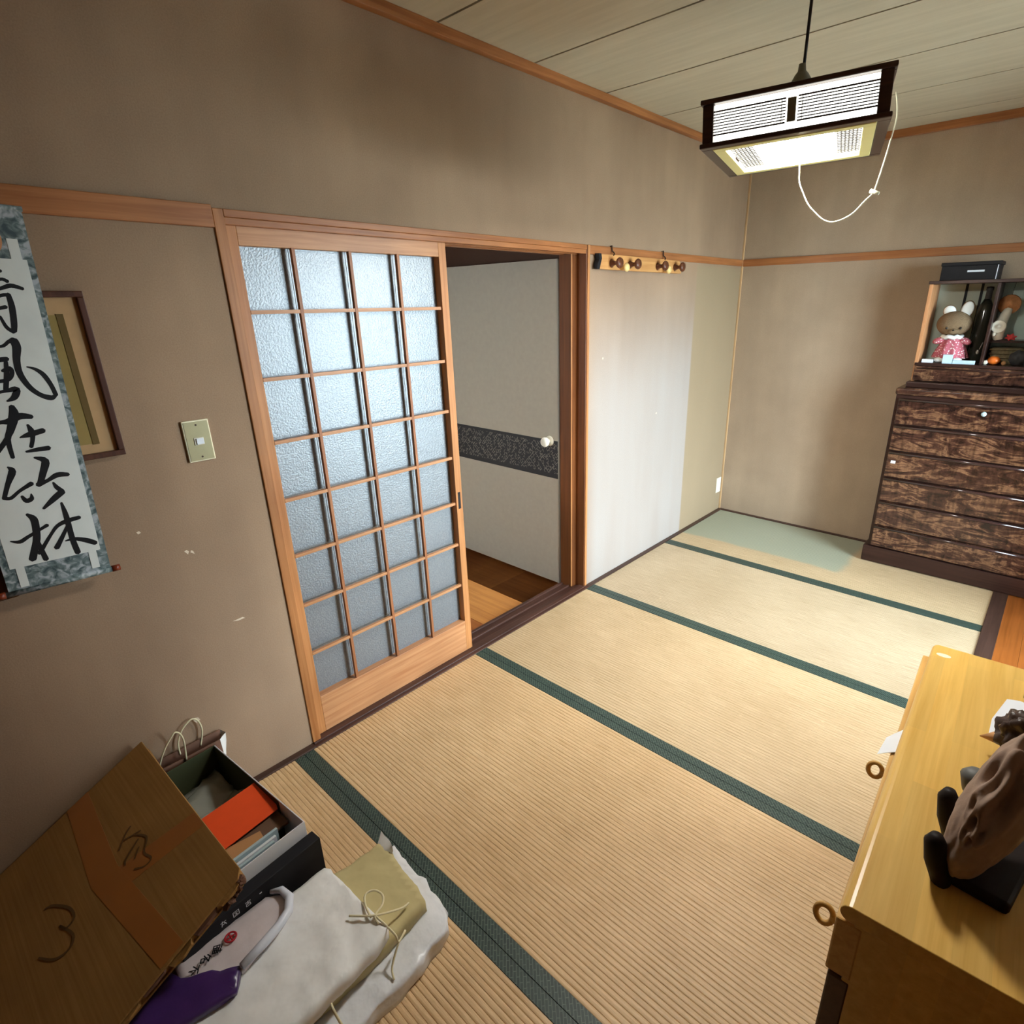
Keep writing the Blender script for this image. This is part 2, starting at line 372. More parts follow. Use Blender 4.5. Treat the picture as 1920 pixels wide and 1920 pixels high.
M['ground'] = plain('garden_gravel', srgb(150, 150, 140), 0.9, 0.1, 4)
M['concrete'] = plain('subfloor', srgb(90, 70, 52), 0.9, 0.1, 3)
M['fusuma'] = plain('fusuma_paper', srgb(172, 162, 146), 0.85, 0.04, 40, 0.1)
# fusuma band: black paper printed with small pale zig-zag dashes
m, nt, bs = new_mat('fusuma_band')
vv = coords(nt, (1, 1, 1), (math.pi / 2, 0, 0))
fac = None
for ang in (math.pi / 4, -math.pi / 4):
    mp = nt.nodes.new('ShaderNodeMapping'); mp.inputs['Rotation'].default_value = (0, 0, ang); nt.links.new(vv, mp.inputs['Vector'])
    b = nt.nodes.new('ShaderNodeTexBrick'); nt.links.new(mp.outputs[0], b.inputs['Vector'])
    b.inputs['Scale'].default_value = 42; b.inputs['Brick Width'].default_value = 0.95; b.inputs['Row Height'].default_value = 0.62; b.inputs['Mortar Size'].default_value = 0.055; b.inputs['Mortar Smooth'].default_value = 0.0; b.offset = 0.5
    f = b.outputs['Fac']; ck = tex_noise(nt, mp.outputs[0], 44, 0); f = math_n(nt, 'MULTIPLY', f, smooth(nt, ck, 0.53, 0.55))
    fac = f if fac is None else math_n(nt, 'MAXIMUM', fac, f)
s = xyz(nt)
inb = math_n(nt, 'MULTIPLY', smooth(nt, s[2], 0.665, 0.668), smooth(nt, s[2], 0.838, 0.835))
nt.links.new(mixc(nt, math_n(nt, 'MULTIPLY', math_n(nt, 'MULTIPLY', fac, inb), 0.6), srgb(26, 25, 29), srgb(150, 142, 130)), bs.inputs['Base Color']); bs.inputs['Roughness'].default_value = 0.6
M['band'] = m

# ------------------------------------------------------------------ mesh helpers
class MB:
    def __init__(s): s.v = []; s.f = []
    def add(s, vs, fs):
        o = len(s.v); s.v += [Vector(q) for q in vs]; s.f += [tuple(i + o for i in f) for f in fs]; return s
    def box(s, x0, x1, y0, y1, z0, z1):
        return s.add([(x, y, z) for z in (z0, z1) for y in (y0, y1) for x in (x0, x1)],
                     [(0, 2, 3, 1), (4, 5, 7, 6), (0, 1, 5, 4), (2, 6, 7, 3), (0, 4, 6, 2), (1, 3, 7, 5)])
    def prism(s, pts, z0, z1):                       # pts: counter-clockwise (x, y)
        n = len(pts)
        return s.add([(x, y, z0) for x, y in pts] + [(x, y, z1) for x, y in pts],
                     [tuple(range(n - 1, -1, -1)), tuple(range(n, 2 * n))] + [(i, (i + 1) % n, n + (i + 1) % n, n + i) for i in range(n)])
    def tube(s, pts, r, n=8, closed=False):
        pts = [Vector(q) for q in pts]; N = len(pts); rs = r if isinstance(r, (list, tuple)) else [r] * N
        vs = []; fs = []; up = None
        for i, q in enumerate(pts):
            a = pts[(i - 1) % N] if (closed or i > 0) else q; b = pts[(i + 1) % N] if (closed or i < N - 1) else q
            t = (b - a).normalized()
            if up is None: up = Vector((0, 0, 1)) if abs(t.z) < 0.9 else Vector((1, 0, 0))
            side = t.cross(up).normalized(); up = side.cross(t).normalized()
            for k in range(n):
                an = 2 * math.pi * k / n; vs.append(q + (side * math.cos(an) + up * math.sin(an)) * rs[i])
        for i in range(N if closed else N - 1):
            for k in range(n):
                a = i * n + k; b = i * n + (k + 1) % n; c = ((i + 1) % N) * n + (k + 1) % n; d = ((i + 1) % N) * n + k
                fs.append((a, b, c, d))
        if not closed: fs += [tuple(range(n - 1, -1, -1)), tuple((N - 1) * n + k for k in range(n))]
        return s.add(vs, fs)
    def lathe(s, prof, c=(0, 0, 0), axis='z', n=20):  # prof: (radius, height)
        vs = []; fs = []; c = Vector(c); P = len(prof)
        for r, h in prof:
            for k in range(n):
                an = 2 * math.pi * k / n; a, b = r * math.cos(an), r * math.sin(an)
                vs.append(c + Vector({'z': (a, b, h), 'x': (h, a, b), 'y': (b, h, a)}[axis]))
        for i in range(P - 1):
            for k in range(n):
                fs.append((i * n + k, i * n + (k + 1) % n, (i + 1) * n + (k + 1) % n, (i + 1) * n + k))
        fs += [tuple(range(n - 1, -1, -1)), tuple((P - 1) * n + k for k in range(n))]
        return s.add(vs, fs)
    def blob(s, c, r, n=16, rot=None, fn=None):
        vs = []; fs = []; c = Vector(c); R = rot or Matrix.Identity(3)
        for i in range(n + 1):
            th = math.pi * i / n
            for k in range(2 * n):
                ph = math.pi * k / n
                d = Vector((math.sin(th) * math.cos(ph), math.sin(th) * math.sin(ph), math.cos(th)))
                q = Vector((d.x * r[0], d.y * r[1], d.z * r[2]))
                if fn: q = fn(d, q)
                vs.append(c + R @ q)
        for i in range(n):
            for k in range(2 * n):
                fs.append((i * 2 * n + k, (i + 1) * 2 * n + k, (i + 1) * 2 * n + (k + 1) % (2 * n), i * 2 * n + (k + 1) % (2 * n)))
        return s.add(vs, fs)

MAT = {}
def mesh_of(name, mb, mat, smooth_=False):
    me = bpy.data.meshes.new(name)
    me.from_pydata([tuple(q) for q in mb.v], [], mb.f); me.validate()
    if mat: me.materials.append(M[mat])
    if smooth_:
        for p in me.polygons: p.use_smooth = True
    return me

def root_of(o):
    while o.parent: o = o.parent
    return o

def obj(name, mb, mat, parent=None, bevel=0, sm=False, local=False, seg=2):
    """one mesh object; mb is in world space unless local (then in the root's own space)"""
    if parent and not local:
        mi = MAT.get(root_of(parent), Matrix.Identity(4)).inverted()
        for i, q in enumerate(mb.v): mb.v[i] = mi @ q
    me = mesh_of(name, mb, mat, sm)
    o = bpy.data.objects.new(name, me); COL.objects.link(o)
    if parent: o.parent = parent
    if bevel:
        b = o.modifiers.new('bevel', 'BEVEL'); b.width = bevel; b.segments = seg; b.limit_method = 'ANGLE'; b.angle_limit = math.radians(40)
        if sm is False:
            for p in me.polygons: p.use_smooth = False
    return o

def thing(name, label, cat, mat4=None, group=None, loc=None):
    o = bpy.data.objects.new(name, None); COL.objects.link(o); o.empty_display_size = 0.05
    mm = mat4 if mat4 is not None else Matrix.Translation(loc or (0, 0, 0))
    o.matrix_world = mm; MAT[o] = mm.copy()
    return tag(o, label, cat, group)

def tag(o, label, cat, group=None, kind=None):
    o['label'] = label; o['category'] = cat
    if group: o['group'] = group
    if kind: o['kind'] = kind
    return o

def struct(o, label, cat='structure'):
    o['kind'] = 'structure'; o['label'] = label; o['category'] = cat
    return o

def sroot(name, label, cat):
    o = bpy.data.objects.new(name, None); COL.objects.link(o); o.empty_display_size = 0.05
    MAT[o] = Matrix.Identity(4)
    return struct(o, label, cat)

def inst(name, me, parent, loc, rot=None):
    o = bpy.data.objects.new(name, me); COL.objects.link(o); o.parent = parent; o.location = loc
    if rot: o.rotation_euler = rot
    return o

def crumple(mb, amp, scale, seed=0, cuts=4, lock_z=None):
    """subdivide the mesh and push the vertices about with noise"""
    bm = bmesh.new(); vv = [bm.verts.new(q) for q in mb.v]
    for f in mb.f:
        try: bm.faces.new([vv[i] for i in f])
        except ValueError: pass
    bmesh.ops.triangulate(bm, faces=[f for f in bm.faces if len(f.verts) > 4])
    for _ in range(cuts):
        es = [e for e in bm.edges if e.calc_length() > 0.022]
        if not es: break
        bmesh.ops.subdivide_edges(bm, edges=es, cuts=1, use_grid_fill=True)
        bmesh.ops.triangulate(bm, faces=[f for f in bm.faces if len(f.verts) > 4])
    sd = Vector((seed * 3.7, seed * 1.3, seed * 7.1))
    for q in bm.verts:
        nv = noise.noise_vector(q.co * scale + sd) * amp + noise.noise_vector(q.co * scale * 2.7 + sd) * amp * 0.4
        if lock_z is not None and q.co.z < lock_z: nv.z = 0
        q.co += nv
    bm.verts.index_update()
    out = MB(); out.v = [q.co.copy() for q in bm.verts]; out.f = [tuple(q.index for q in f.verts) for f in bm.faces]
    bm.free()
    return out

def smooth_pts(pts, n=4):
    P = [Vector(q) for q in pts]; Q = []
    for i in range(len(P) - 1):
        p0 = P[max(i - 1, 0)]; p1 = P[i]; p2 = P[i + 1]; p3 = P[min(i + 2, len(P) - 1)]
        for k in range(n):
            t = k / n
            Q.append(0.5 * ((2 * p1) + (p2 - p0) * t + (2 * p0 - 5 * p1 + 4 * p2 - p3) * t * t + (3 * p1 - p0 - 3 * p2 + p3) * t ** 3))
    return Q + [P[-1]]

def ribbon(mb, pts, T, lift=0.0):
    """brush stroke: pts of (u, v, width) smoothed, with round ends; T maps (u, v, lift) to 3-D"""
    P = [Vector((a, b, c)) for a, b, c in pts]
    if len(P) > 2:
        Q = []
        for i in range(len(P) - 1):
            p0 = P[max(i - 1, 0)]; p1 = P[i]; p2 = P[i + 1]; p3 = P[min(i + 2, len(P) - 1)]
            for k in range(4):
                t = k / 4
                Q.append(0.5 * ((2 * p1) + (p2 - p0) * t + (2 * p0 - 5 * p1 + 4 * p2 - p3) * t * t + (3 * p1 - p0 - 3 * p2 + p3) * t ** 3))
        Q.append(P[-1]); P = Q
    L = []; Rr = []
    for i, q in enumerate(P):
        d = (P[min(i + 1, len(P) - 1)] - P[max(i - 1, 0)]); d.z = 0
        if d.length < 1e-9: continue
        d.normalize(); nrm = Vector((-d.y, d.x, 0)); h = q.z / 2
        L.append(q + nrm * h); Rr.append(q - nrm * h)
    def cap(q, d, h):
        a0 = math.atan2(d.y, d.x)
        return [Vector((q.x + h * math.cos(a0 + t), q.y + h * math.sin(a0 + t), 0)) for t in (math.pi / 3, 0, -math.pi / 3)]
    d0 = (P[0] - P[1]); d1 = (P[-1] - P[-2])
    end = cap(P[-1], d1, P[-1].z / 2); start = cap(P[0], d0, P[0].z / 2)
    n = len(L); vs = [T(q.x, q.y, lift) for q in L + Rr]
    mb.add(vs, [(i, n + i, n + i + 1, i + 1) for i in range(n - 1)])
    mb.add([T(q.x, q.y, lift) for q in [L[-1]] + end + [Rr[-1]]], [(4, 3, 2, 1, 0)])
    mb.add([T(q.x, q.y, lift) for q in [Rr[0]] + start + [L[0]]], [(4, 3, 2, 1, 0)])

# ================================================================== the room
XE = 1.794; L = 4.2455; HC = 2.432; Y0 = -1.30; XR = 2.80
DY0, DY1, HT = 0.820, 2.500, 1.810            # doorway in the left wall
T = 0.13                                       # wall thickness

o = obj('floor', MB().box(-1.2, XR + T, Y0 - T, L + T, -0.12, -0.05), 'concrete'); struct(o, 'timber subfloor under the mats', 'floor')

mb = MB().box(-T, 0, Y0, DY0, -0.05, HC + 0.05).box(-T, 0, DY1, L + T, -0.05, HC + 0.05).box(-T, 0, DY0, DY1, HT, HC + 0.05)
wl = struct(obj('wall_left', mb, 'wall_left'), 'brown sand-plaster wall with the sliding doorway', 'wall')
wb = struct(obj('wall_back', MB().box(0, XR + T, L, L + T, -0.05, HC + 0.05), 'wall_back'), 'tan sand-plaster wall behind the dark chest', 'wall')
struct(obj('wall_front', MB().box(-T, XR + T, Y0 - T, Y0, -0.05, HC + 0.05), 'wall'), 'sand-plaster wall behind the camera', 'wall')
mb = MB().box(XR, XR + T, Y0, WIN['y0'], -0.05, HC + 0.05).box(XR, XR + T, WIN['y1'], L, -0.05, HC + 0.05)
mb.box(XR, XR + T, WIN['y0'], WIN['y1'], -0.05, WIN['z0']).box(XR, XR + T, WIN['y0'], WIN['y1'], WIN['z1'], HC + 0.05)
struct(obj('wall_right', mb, 'wall'), 'plaster wall with the garden window', 'wall')

# garden window (light source of the room)
wr = sroot('window_1', 'aluminium sliding garden window', 'window')
a, b, c, d = WIN['y0'], WIN['y1'], WIN['z0'], WIN['z1']
mb = MB().box(XR, XR + 0.09, a, b, c, c + 0.03).box(XR, XR + 0.09, a, b, d - 0.03, d).box(XR, XR + 0.09, a, a + 0.03, c, d).box(XR, XR + 0.09, b - 0.03, b, c, d)
obj('window_frame', mb, 'alu', wr)
obj('pane', MB().box(XR + 0.045, XR + 0.049, a + 0.03, b - 0.03, c + 0.03, d - 0.03), 'glass', wr)
o = obj('garden_ground', MB().box(XR + T, 14, -8, 14, -0.5, -0.45), 'ground'); struct(o, 'grey garden ground outside the window', 'ground')

# scuffs on the left wall
def scuff(pts):
    mb = MB(); n = len(pts)
    mb.add([(0.0004, y, z) for y, z in pts], [tuple(range(n))]); obj('scuff', mb, 'scuff', wl)
scuff([(0.460, 0.976), (0.463, 0.969), (0.470, 0.972), (0.467, 0.978)])
scuff([(0.561, 0.884), (0.569, 0.872), (0.573, 0.880), (0.568, 0.887)])
scuff([(0.576, 0.876), (0.586, 0.868), (0.584, 0.878), (0.579, 0.882)])
scuff([(0.645, 0.611), (0.662, 0.606), (0.683, 0.607), (0.676, 0.613), (0.662, 0.612)])
scuff([(2.630, 1.280), (2.634, 1.270), (2.641, 1.275), (2.638, 1.284)])
scuff([(3.195, 0.908), (3.205, 0.902), (3.214, 0.908), (3.205, 0.913)])
scuff([(0.470, 0.330), (0.478, 0.318), (0.490, 0.322), (0.486, 0.334), (0.476, 0.338)])

# ceiling: boards with dark grooves between
ce = sroot('ceiling', 'grey-beige board ceiling with dark grooves', 'ceiling')
obj('ceiling_backing', MB().box(-T, XR + T, Y0 - T, L + T, HC + 0.006, HC + 0.06), 'groove', ce)
ys = [3.540 - 0.4765 * k for k in range(0, 11)]; ys = [4.017] + ys
edges = [L] + ys
bmesh_cache = {}
for y1, y0 in zip(edges[:-1], edges[1:]):
    y0 = max(y0, Y0)
    if y1 - y0 < 0.02: continue
    wdt = round(y1 - y0 - 0.010, 4)
    if wdt not in bmesh_cache:
        q = MB().box(0, XR, -wdt / 2, wdt / 2, 0, 0.012); me = mesh_of('ceiling_board', q, 'ceiling'); bmesh_cache[wdt] = me
    inst('ceiling_board', bmesh_cache[wdt], ce, (0, (y0 + y1) / 2, HC - 0.004))
for nm, q, mt in (('trim_1', MB().box(0, 0.030, Y0, L, 2.396, HC - 0.004), 'trim'), ('trim_2', MB().box(0.030, XR, L - 0.030, L, 2.390, HC - 0.004), 'trim_x')):
    struct(obj(nm, q, mt, bevel=0.002), 'orange cedar moulding along the top of the ' + ('left' if nm == 'trim_1' else 'back') + ' wall', 'trim')
# wall rails
struct(obj('trim_3', MB().box(0, 0.016, Y0, 0.8165, 1.760, 1.816), 'trim', bevel=0.002), 'wide orange wooden rail left of the doorway', 'trim')
struct(obj('trim_4', MB().box(0, 0.010, 2.503, L - 0.012, 1.770, 1.810), 'trim', bevel=0.002), 'narrow orange wooden rail right of the doorway', 'trim')
struct(obj('trim_5', MB().box(0.012, XR, L - 0.012, L, 1.767, 1.811), 'trim_x', bevel=0.002), 'orange wooden rail across the back wall', 'trim')
struct(obj('trim_6', MB().box(0, 0.012, L - 0.012, L, 0.0, 2.390), 'batten', bevel=0.002), 'thin pale batten in the back corner', 'trim')
struct(obj('baseboard_left', MB().box(0.0, 0.028, 2.503, L, -0.05, 0.006), 'dark_trim', bevel=0.002), 'thin dark floor strip right of the doorway', 'baseboard')
struct(obj('baseboard_left_near', MB().box(0.0, 0.028, Y0, 0.818, -0.05, 0.006), 'dark_trim', bevel=0.002), 'thin dark floor strip left of the doorway', 'baseboard')
struct(obj('baseboard_back', MB().box(0.028, XE, L - 0.026, L, -0.05, 0.006), 'dark_trim', bevel=0.002), 'thin dark floor strip under the back wall', 'baseboard')

# doorway: jambs, lintel, sill
df_ = sroot('trim_7', 'cedar door frame around the sliding doorway', 'door frame')
obj('jamb', MB().box(-T, 0.006, DY0, DY0 + 0.030, 0, HT), 'trim_z', df_, 0.002)
mb = MB().box(-T, 0.006, DY1 - 0.020, DY1 + 0.002, 0, HT).box(-T + 0.0, -0.052, DY1 - 0.062, DY1 - 0.018, 0, 1.775)
obj('jamb', mb, 'jamb_z', df_, 0.002)
obj('jamb_edge', MB().box(0.004, 0.009, DY1 - 0.012, DY1 + 0.004, 0, HT), 'door_z', df_, 0.001)
obj('jamb_bead', MB().box(-0.054, -0.048, DY1 - 0.066, DY1 - 0.060, 0.010, 1.772), 'door_z', df_, 0.001)
mb = MB().box(-T, 0.008, DY0 + 0.028, DY1 - 0.018, 1.790, HT).box(-0.012, 0.004, DY0 + 0.028, DY1 - 0.018, 1.771, 1.790)
mb.box(-0.062, -0.050, DY0 + 0.028, DY1 - 0.018, 1.771, 1.790).box(-T, -0.098, DY0 + 0.028, DY1 - 0.018, 1.771, 1.790)
obj('lintel', mb, 'trim', df_, 0.002)
mb = MB().box(-T, 0.012, DY0, DY1, -0.05, 0.000).box(-0.028, 0.012, DY0, DY1, 0.0, 0.010).box(-0.076, -0.066, DY0, DY1, 0.0, 0.010).box(-T, -0.112, DY0, DY1, 0.0, 0.010)
obj('sill', mb, 'sill', df_, 0.0015)

# sliding glass door
dr = sroot('door_1', 'sliding lattice door glazed with frosted glass', 'door')
dx0, dx1 = -0.060, -0.016
yl, yr, zb, zt = 0.850, 1.640, 0.011, 1.786
gy = [0.870, 1.042, 1.235, 1.422, 1.600]; gz = [1.727, 1.541, 1.344, 1.146, 0.950, 0.748, 0.557, 0.358, 0.165]
obj('stile', MB().box(dx0, dx1, yl, 0.884, zb, zt), 'door_z', dr, 0.0015)
st = obj('stile', MB().box(dx0, dx1, 1.606, yr, zb, zt), 'door_z', dr, 0.0015)
obj('finger_pull', MB().box(dx1 - 0.001, dx1 + 0.0012, 1.616, 1.629, 0.720, 0.795), 'black_soft', st, 0.0005)
obj('top_rail', MB().box(dx0, dx1, 0.884, 1.606, 1.722, zt), 'door_y', dr, 0.0015)
obj('bottom_rail', MB().box(dx0, dx1, 0.884, 1.606, zb, 0.168), 'door_y', dr, 0.0015)
bx = (-0.028, -0.014)
for yv in gy[1:-1]:
    obj('bar', MB().box(bx[0], bx[1], yv - 0.0055, yv + 0.0055, 0.170, 1.724), 'bar', dr, 0.001)
hb = mesh_of('bar', MB().box(bx[0] + 0.001, bx[1] - 0.001, 0.884, 1.598, -0.0055, 0.0055), 'door_y')
for zv in gz[1:-1]: inst('bar', hb, dr, (0, 0, zv))
pc = {}
for i in range(4):
    for j in range(8):
        y0_, y1_ = gy[i] + (0.010 if i == 0 else 0.001), gy[i + 1] - (0.001 if i < 3 else -0.008)
        z1_, z0_ = gz[j] - 0.001, gz[j + 1] + 0.001
        obj('pane', MB().box(-0.052, -0.048, y0_, y1_, z0_, z1_), 'frost', dr)

# hall beyond the doorway
struct(obj('wall_hall', MB().box(-1.14, -1.02, -0.62, 2.60, -0.05, 2.45), 'hall_wall'), 'pale hall wall seen through the doorway', 'wall')
struct(obj('wall_hall_end', MB().box(-1.02, -T, 2.47, 2.60, -0.05, 2.45), 'dark_hall'), 'dark brown hall end wall above the papered door', 'wall')
mb = MB().box(-1.02, -T, -0.62, -0.56, 1.60, 2.45).box(-1.02, -T, -0.62, -0.56, -0.05, 0.90).box(-1.02, -0.94, -0.62, -0.56, 0.90, 1.60).box(-0.50, -T, -0.62, -0.56, 0.90, 1.60)
struct(obj('wall_hall_near', mb, 'hall_wall'), 'hall end wall with a small window opening', 'wall')
struct(obj('ceiling_hall', MB().box(-1.14, -T, -0.62, 2.60, 2.40, 2.45), 'dark_hall'), 'dark brown hall ceiling', 'ceiling')
hf = sroot('floor_hall', 'orange-brown parquet floor of the hall', 'floor')
obj('hall_subfloor', MB().box(-1.02, -T, -0.62, 2.47, -0.05, -0.026), 'concrete', hf)
tl = {k: mesh_of('parquet_tile', MB().box(0.0015, 0.2985, 0.0015, 0.2985, 0, 0.010), k) for k in ('tile_a', 'tile_b', 'tile_c')}
ti = 0
for i in range(3):
    for j in range(11):
        x_ = -T - 0.297 * (i + 1); y_ = 2.33 - 0.30 * (j + 0.62)
        if y_ < -0.62: continue
        k = ['tile_b', 'tile_c', 'tile_a', 'tile_b', 'tile_a'][(i * 2 + j * 3 + (1 if j == 0 else 0)) % 5]
        inst('parquet_tile', tl[k], hf, (x_, y_, -0.026))
for i in range(3): inst('parquet_tile', mesh_of('parquet_tile', MB().box(0.0015, 0.2985, 0.0015, 0.322, 0, 0.010), ['tile_c', 'tile_a', 'tile_c'][i]), hf, (-T - 0.297 * (i + 1), 2.144, -0.026))
d2 = sroot('door_2', 'papered hall door with a dark patterned band', 'door')
obj('door_panel', MB().box(-1.00, -0.139, 2.432, 2.462, 0.000, 1.756), 'fusuma', d2, 0.001)
obj('pattern_band', MB().box(-1.00, -0.139, 2.4310, 2.4322, 0.640, 0.852), 'band', d2)
obj('edge_strip', MB().box(-0.139, -0.131, 2.430, 2.462, 0.0, 1.756), 'alu', d2)
kb = obj('knob', MB().lathe([(0.012, 0.0), (0.012, -0.022), (0.024, -0.030), (0.027, -0.042), (0.022, -0.052), (0.010, -0.055)], (-0.197, 2.431, 0.848), 'y'), 'offwhite', d2, sm=True)
obj('rosette', MB().lathe([(0.028, 0.0), (0.027, -0.005), (0.014, -0.008)], (-0.197, 2.431, 0.848), 'y'), 'offwhite', kb, sm=True)

# ------------------------------------------------------------------ tatami mats
bounds = [-0.945, -0.080, 0.7700, 1.6545, 2.5155, 3.395, L - 0.026]
names = ['behind the camera', 'by the cardboard carton and paper parcels', 'in front of the closed glass door half', 'in front of the open doorway', 'between the doorway and the back strip', 'along the back wall under the dark chest']
for i in range(1, 6):
    y0_, y1_ = bounds[i], bounds[i + 1]
    t = thing('tatami_mat', {1: 'straw tatami mat under the cardboard carton and the paper parcels', 2: 'straw tatami mat in front of the frosted glass door', 3: 'straw tatami mat in front of the open half of the doorway', 4: 'straw tatami mat below the peg rail, second from back wall', 5: 'tatami mat along the back wall with a greenish unfaded patch'}[i], 'tatami mat', loc=(0, 0, 0), group='tatami mats')
    bw = 0.036
    ya, yb = y0_ + (bw if True else 0), y1_ - (bw if i < 5 else 0.0)
    xa = 0.028 if not (i in (2, 3)) else 0.0125
    xa = 0.0285
    # rush cover: real ribs across the mat
    nrib = int(round((yb - ya) / 0.0148)); mb = MB(); vs_ = []; fs_ = []
    prof = [(0.0, -0.0022), (0.12, -0.0006), (0.35, 0.0), (0.65, 0.0), (0.88, -0.0006)]
    rows = []
    for r in range(nrib):
        for u, h in prof: rows.append((ya + (r + u) * (yb - ya) / nrib, h))
    rows.append((yb, -0.0022))
    for yy, h in rows: vs_ += [(xa, yy, h), (XE, yy, h)]
    for r in range(len(rows) - 1): fs_.append((2 * r, 2 * r + 1, 2 * r + 3, 2 * r + 2))
    mb.add(vs_, fs_)
    obj('rush_cover', mb, {4: 'tatami_bleached', 5: 'tatami_patch', 3: 'tatami_mid'}.get(i, 'tatami'), t)
    obj('straw_core', MB().box(xa, XE, y0_ + 0.0008, y1_ - 0.0008, -0.05, -0.003), 'tatami', t)
    obj('cloth_border', MB().box(xa, XE, y0_ + 0.0008, y0_ + bw, -0.02, 0.0008), 'heri', t, 0.0005)
    if i < 5: obj('cloth_border', MB().box(xa, XE, y1_ - bw, y1_ - 0.0008, -0.02, 0.0008), 'heri', t, 0.0005)
struct(obj('trim_8', MB().box(0.0, 0.0285, DY0 - 0.002, DY1 + 0.003, -0.05, 0.004), 'sill', bevel=0.001), 'dark wooden strip in front of the door sill', 'trim')
struct(obj('trim_9', MB().box(XE, XE + 0.066, Y0, L, -0.05, 0.004), 'dark_trim', bevel=0.002), 'dark threshold beside the tatami on the right', 'trim')
fe = sroot('floor_right', 'orange wooden floor beyond the dark threshold', 'floor')
pw = 0.0925; pme = mesh_of('plank', MB().box(0.0005, pw - 0.0005, Y0, L, -0.05, 0.0), 'engawa')
for k in range(10): inst('plank', pme, fe, (XE + 0.066 + k * pw, 0, 0))

# ================================================================== left wall things
# hanging scroll with calligraphy, slightly askew
th = math.radians(2.15)
org = Vector((0.045, 0.366, 0.970))
su = Vector((0, math.cos(th), -math.sin(th))); sv = Vector((0, math.sin(th), math.cos(th)))
S4 = Matrix.Identity(4)
for i in range(3): S4[i][0] = su[i]; S4[i][1] = sv[i]; S4[i][2] = (1, 0, 0)[i]
S4.translation = org + sv * -0.062
sc = thing('hanging_scroll', 'paper hanging scroll with black brush calligraphy and grey brocade border', 'scroll', S4)
V = lambda u, v, l=0: (u / 1000, v / 1000 + 0.062, l)          # millimetres from the paper's lower right corner
def sheet(name, u0, u1, v0, v1, x0, x1, mat, par):
    mb = MB(); nv = max(2, int((v1 - v0) / 20))
    mb.box(u0 / 1000, u1 / 1000, v0 / 1000 + 0.062, v1 / 1000 + 0.062, x0, x1)
    return obj(name, mb, mat, par, local=True)
bk = sheet('brocade_backing', -192, 12, -60, 795, -0.0015, 0.0, 'brocade', sc)
pp = sheet('paper', -178, 0, 0, 692, 0.0002, 0.001, 'scroll_paper', sc)
for u0, u1, v0, v1 in ((-168, -152, -50, 0), (-26, -9.5, -46, 0), (-26, -7.5, 692, 733), (-168, -150, 692, 733)):
    sheet('paper_tab', u0, u1, v0, v1, 0.0002, 0.0012, 'scroll_paper', sc)
rl = obj('roller', MB().tube([(-0.200, 0.001, -0.002), (0.016, 0.001, -0.002)], 0.0075, 12), 'brocade', sc, local=True, sm=True)
for a, b in ((-0.216, -0.198), (0.014, 0.032)):
    obj('roller_end', MB().tube([(a, 0.001, -0.002), (b, 0.001, -0.002)], 0.0085, 12), 'roller', rl, local=True, sm=True)
obj('top_rod', MB().tube([(-0.196, 0.857, -0.002), (0.014, 0.857, -0.002)], 0.0055, 10), 'brocade', sc, local=True, sm=True)
obj('hanging_cord', MB().tube([(-0.15, 0.858, -0.002), (-0.09, 0.905, -0.018), (-0.03, 0.858, -0.002)], 0.0015, 6), 'cord', sc, local=True)
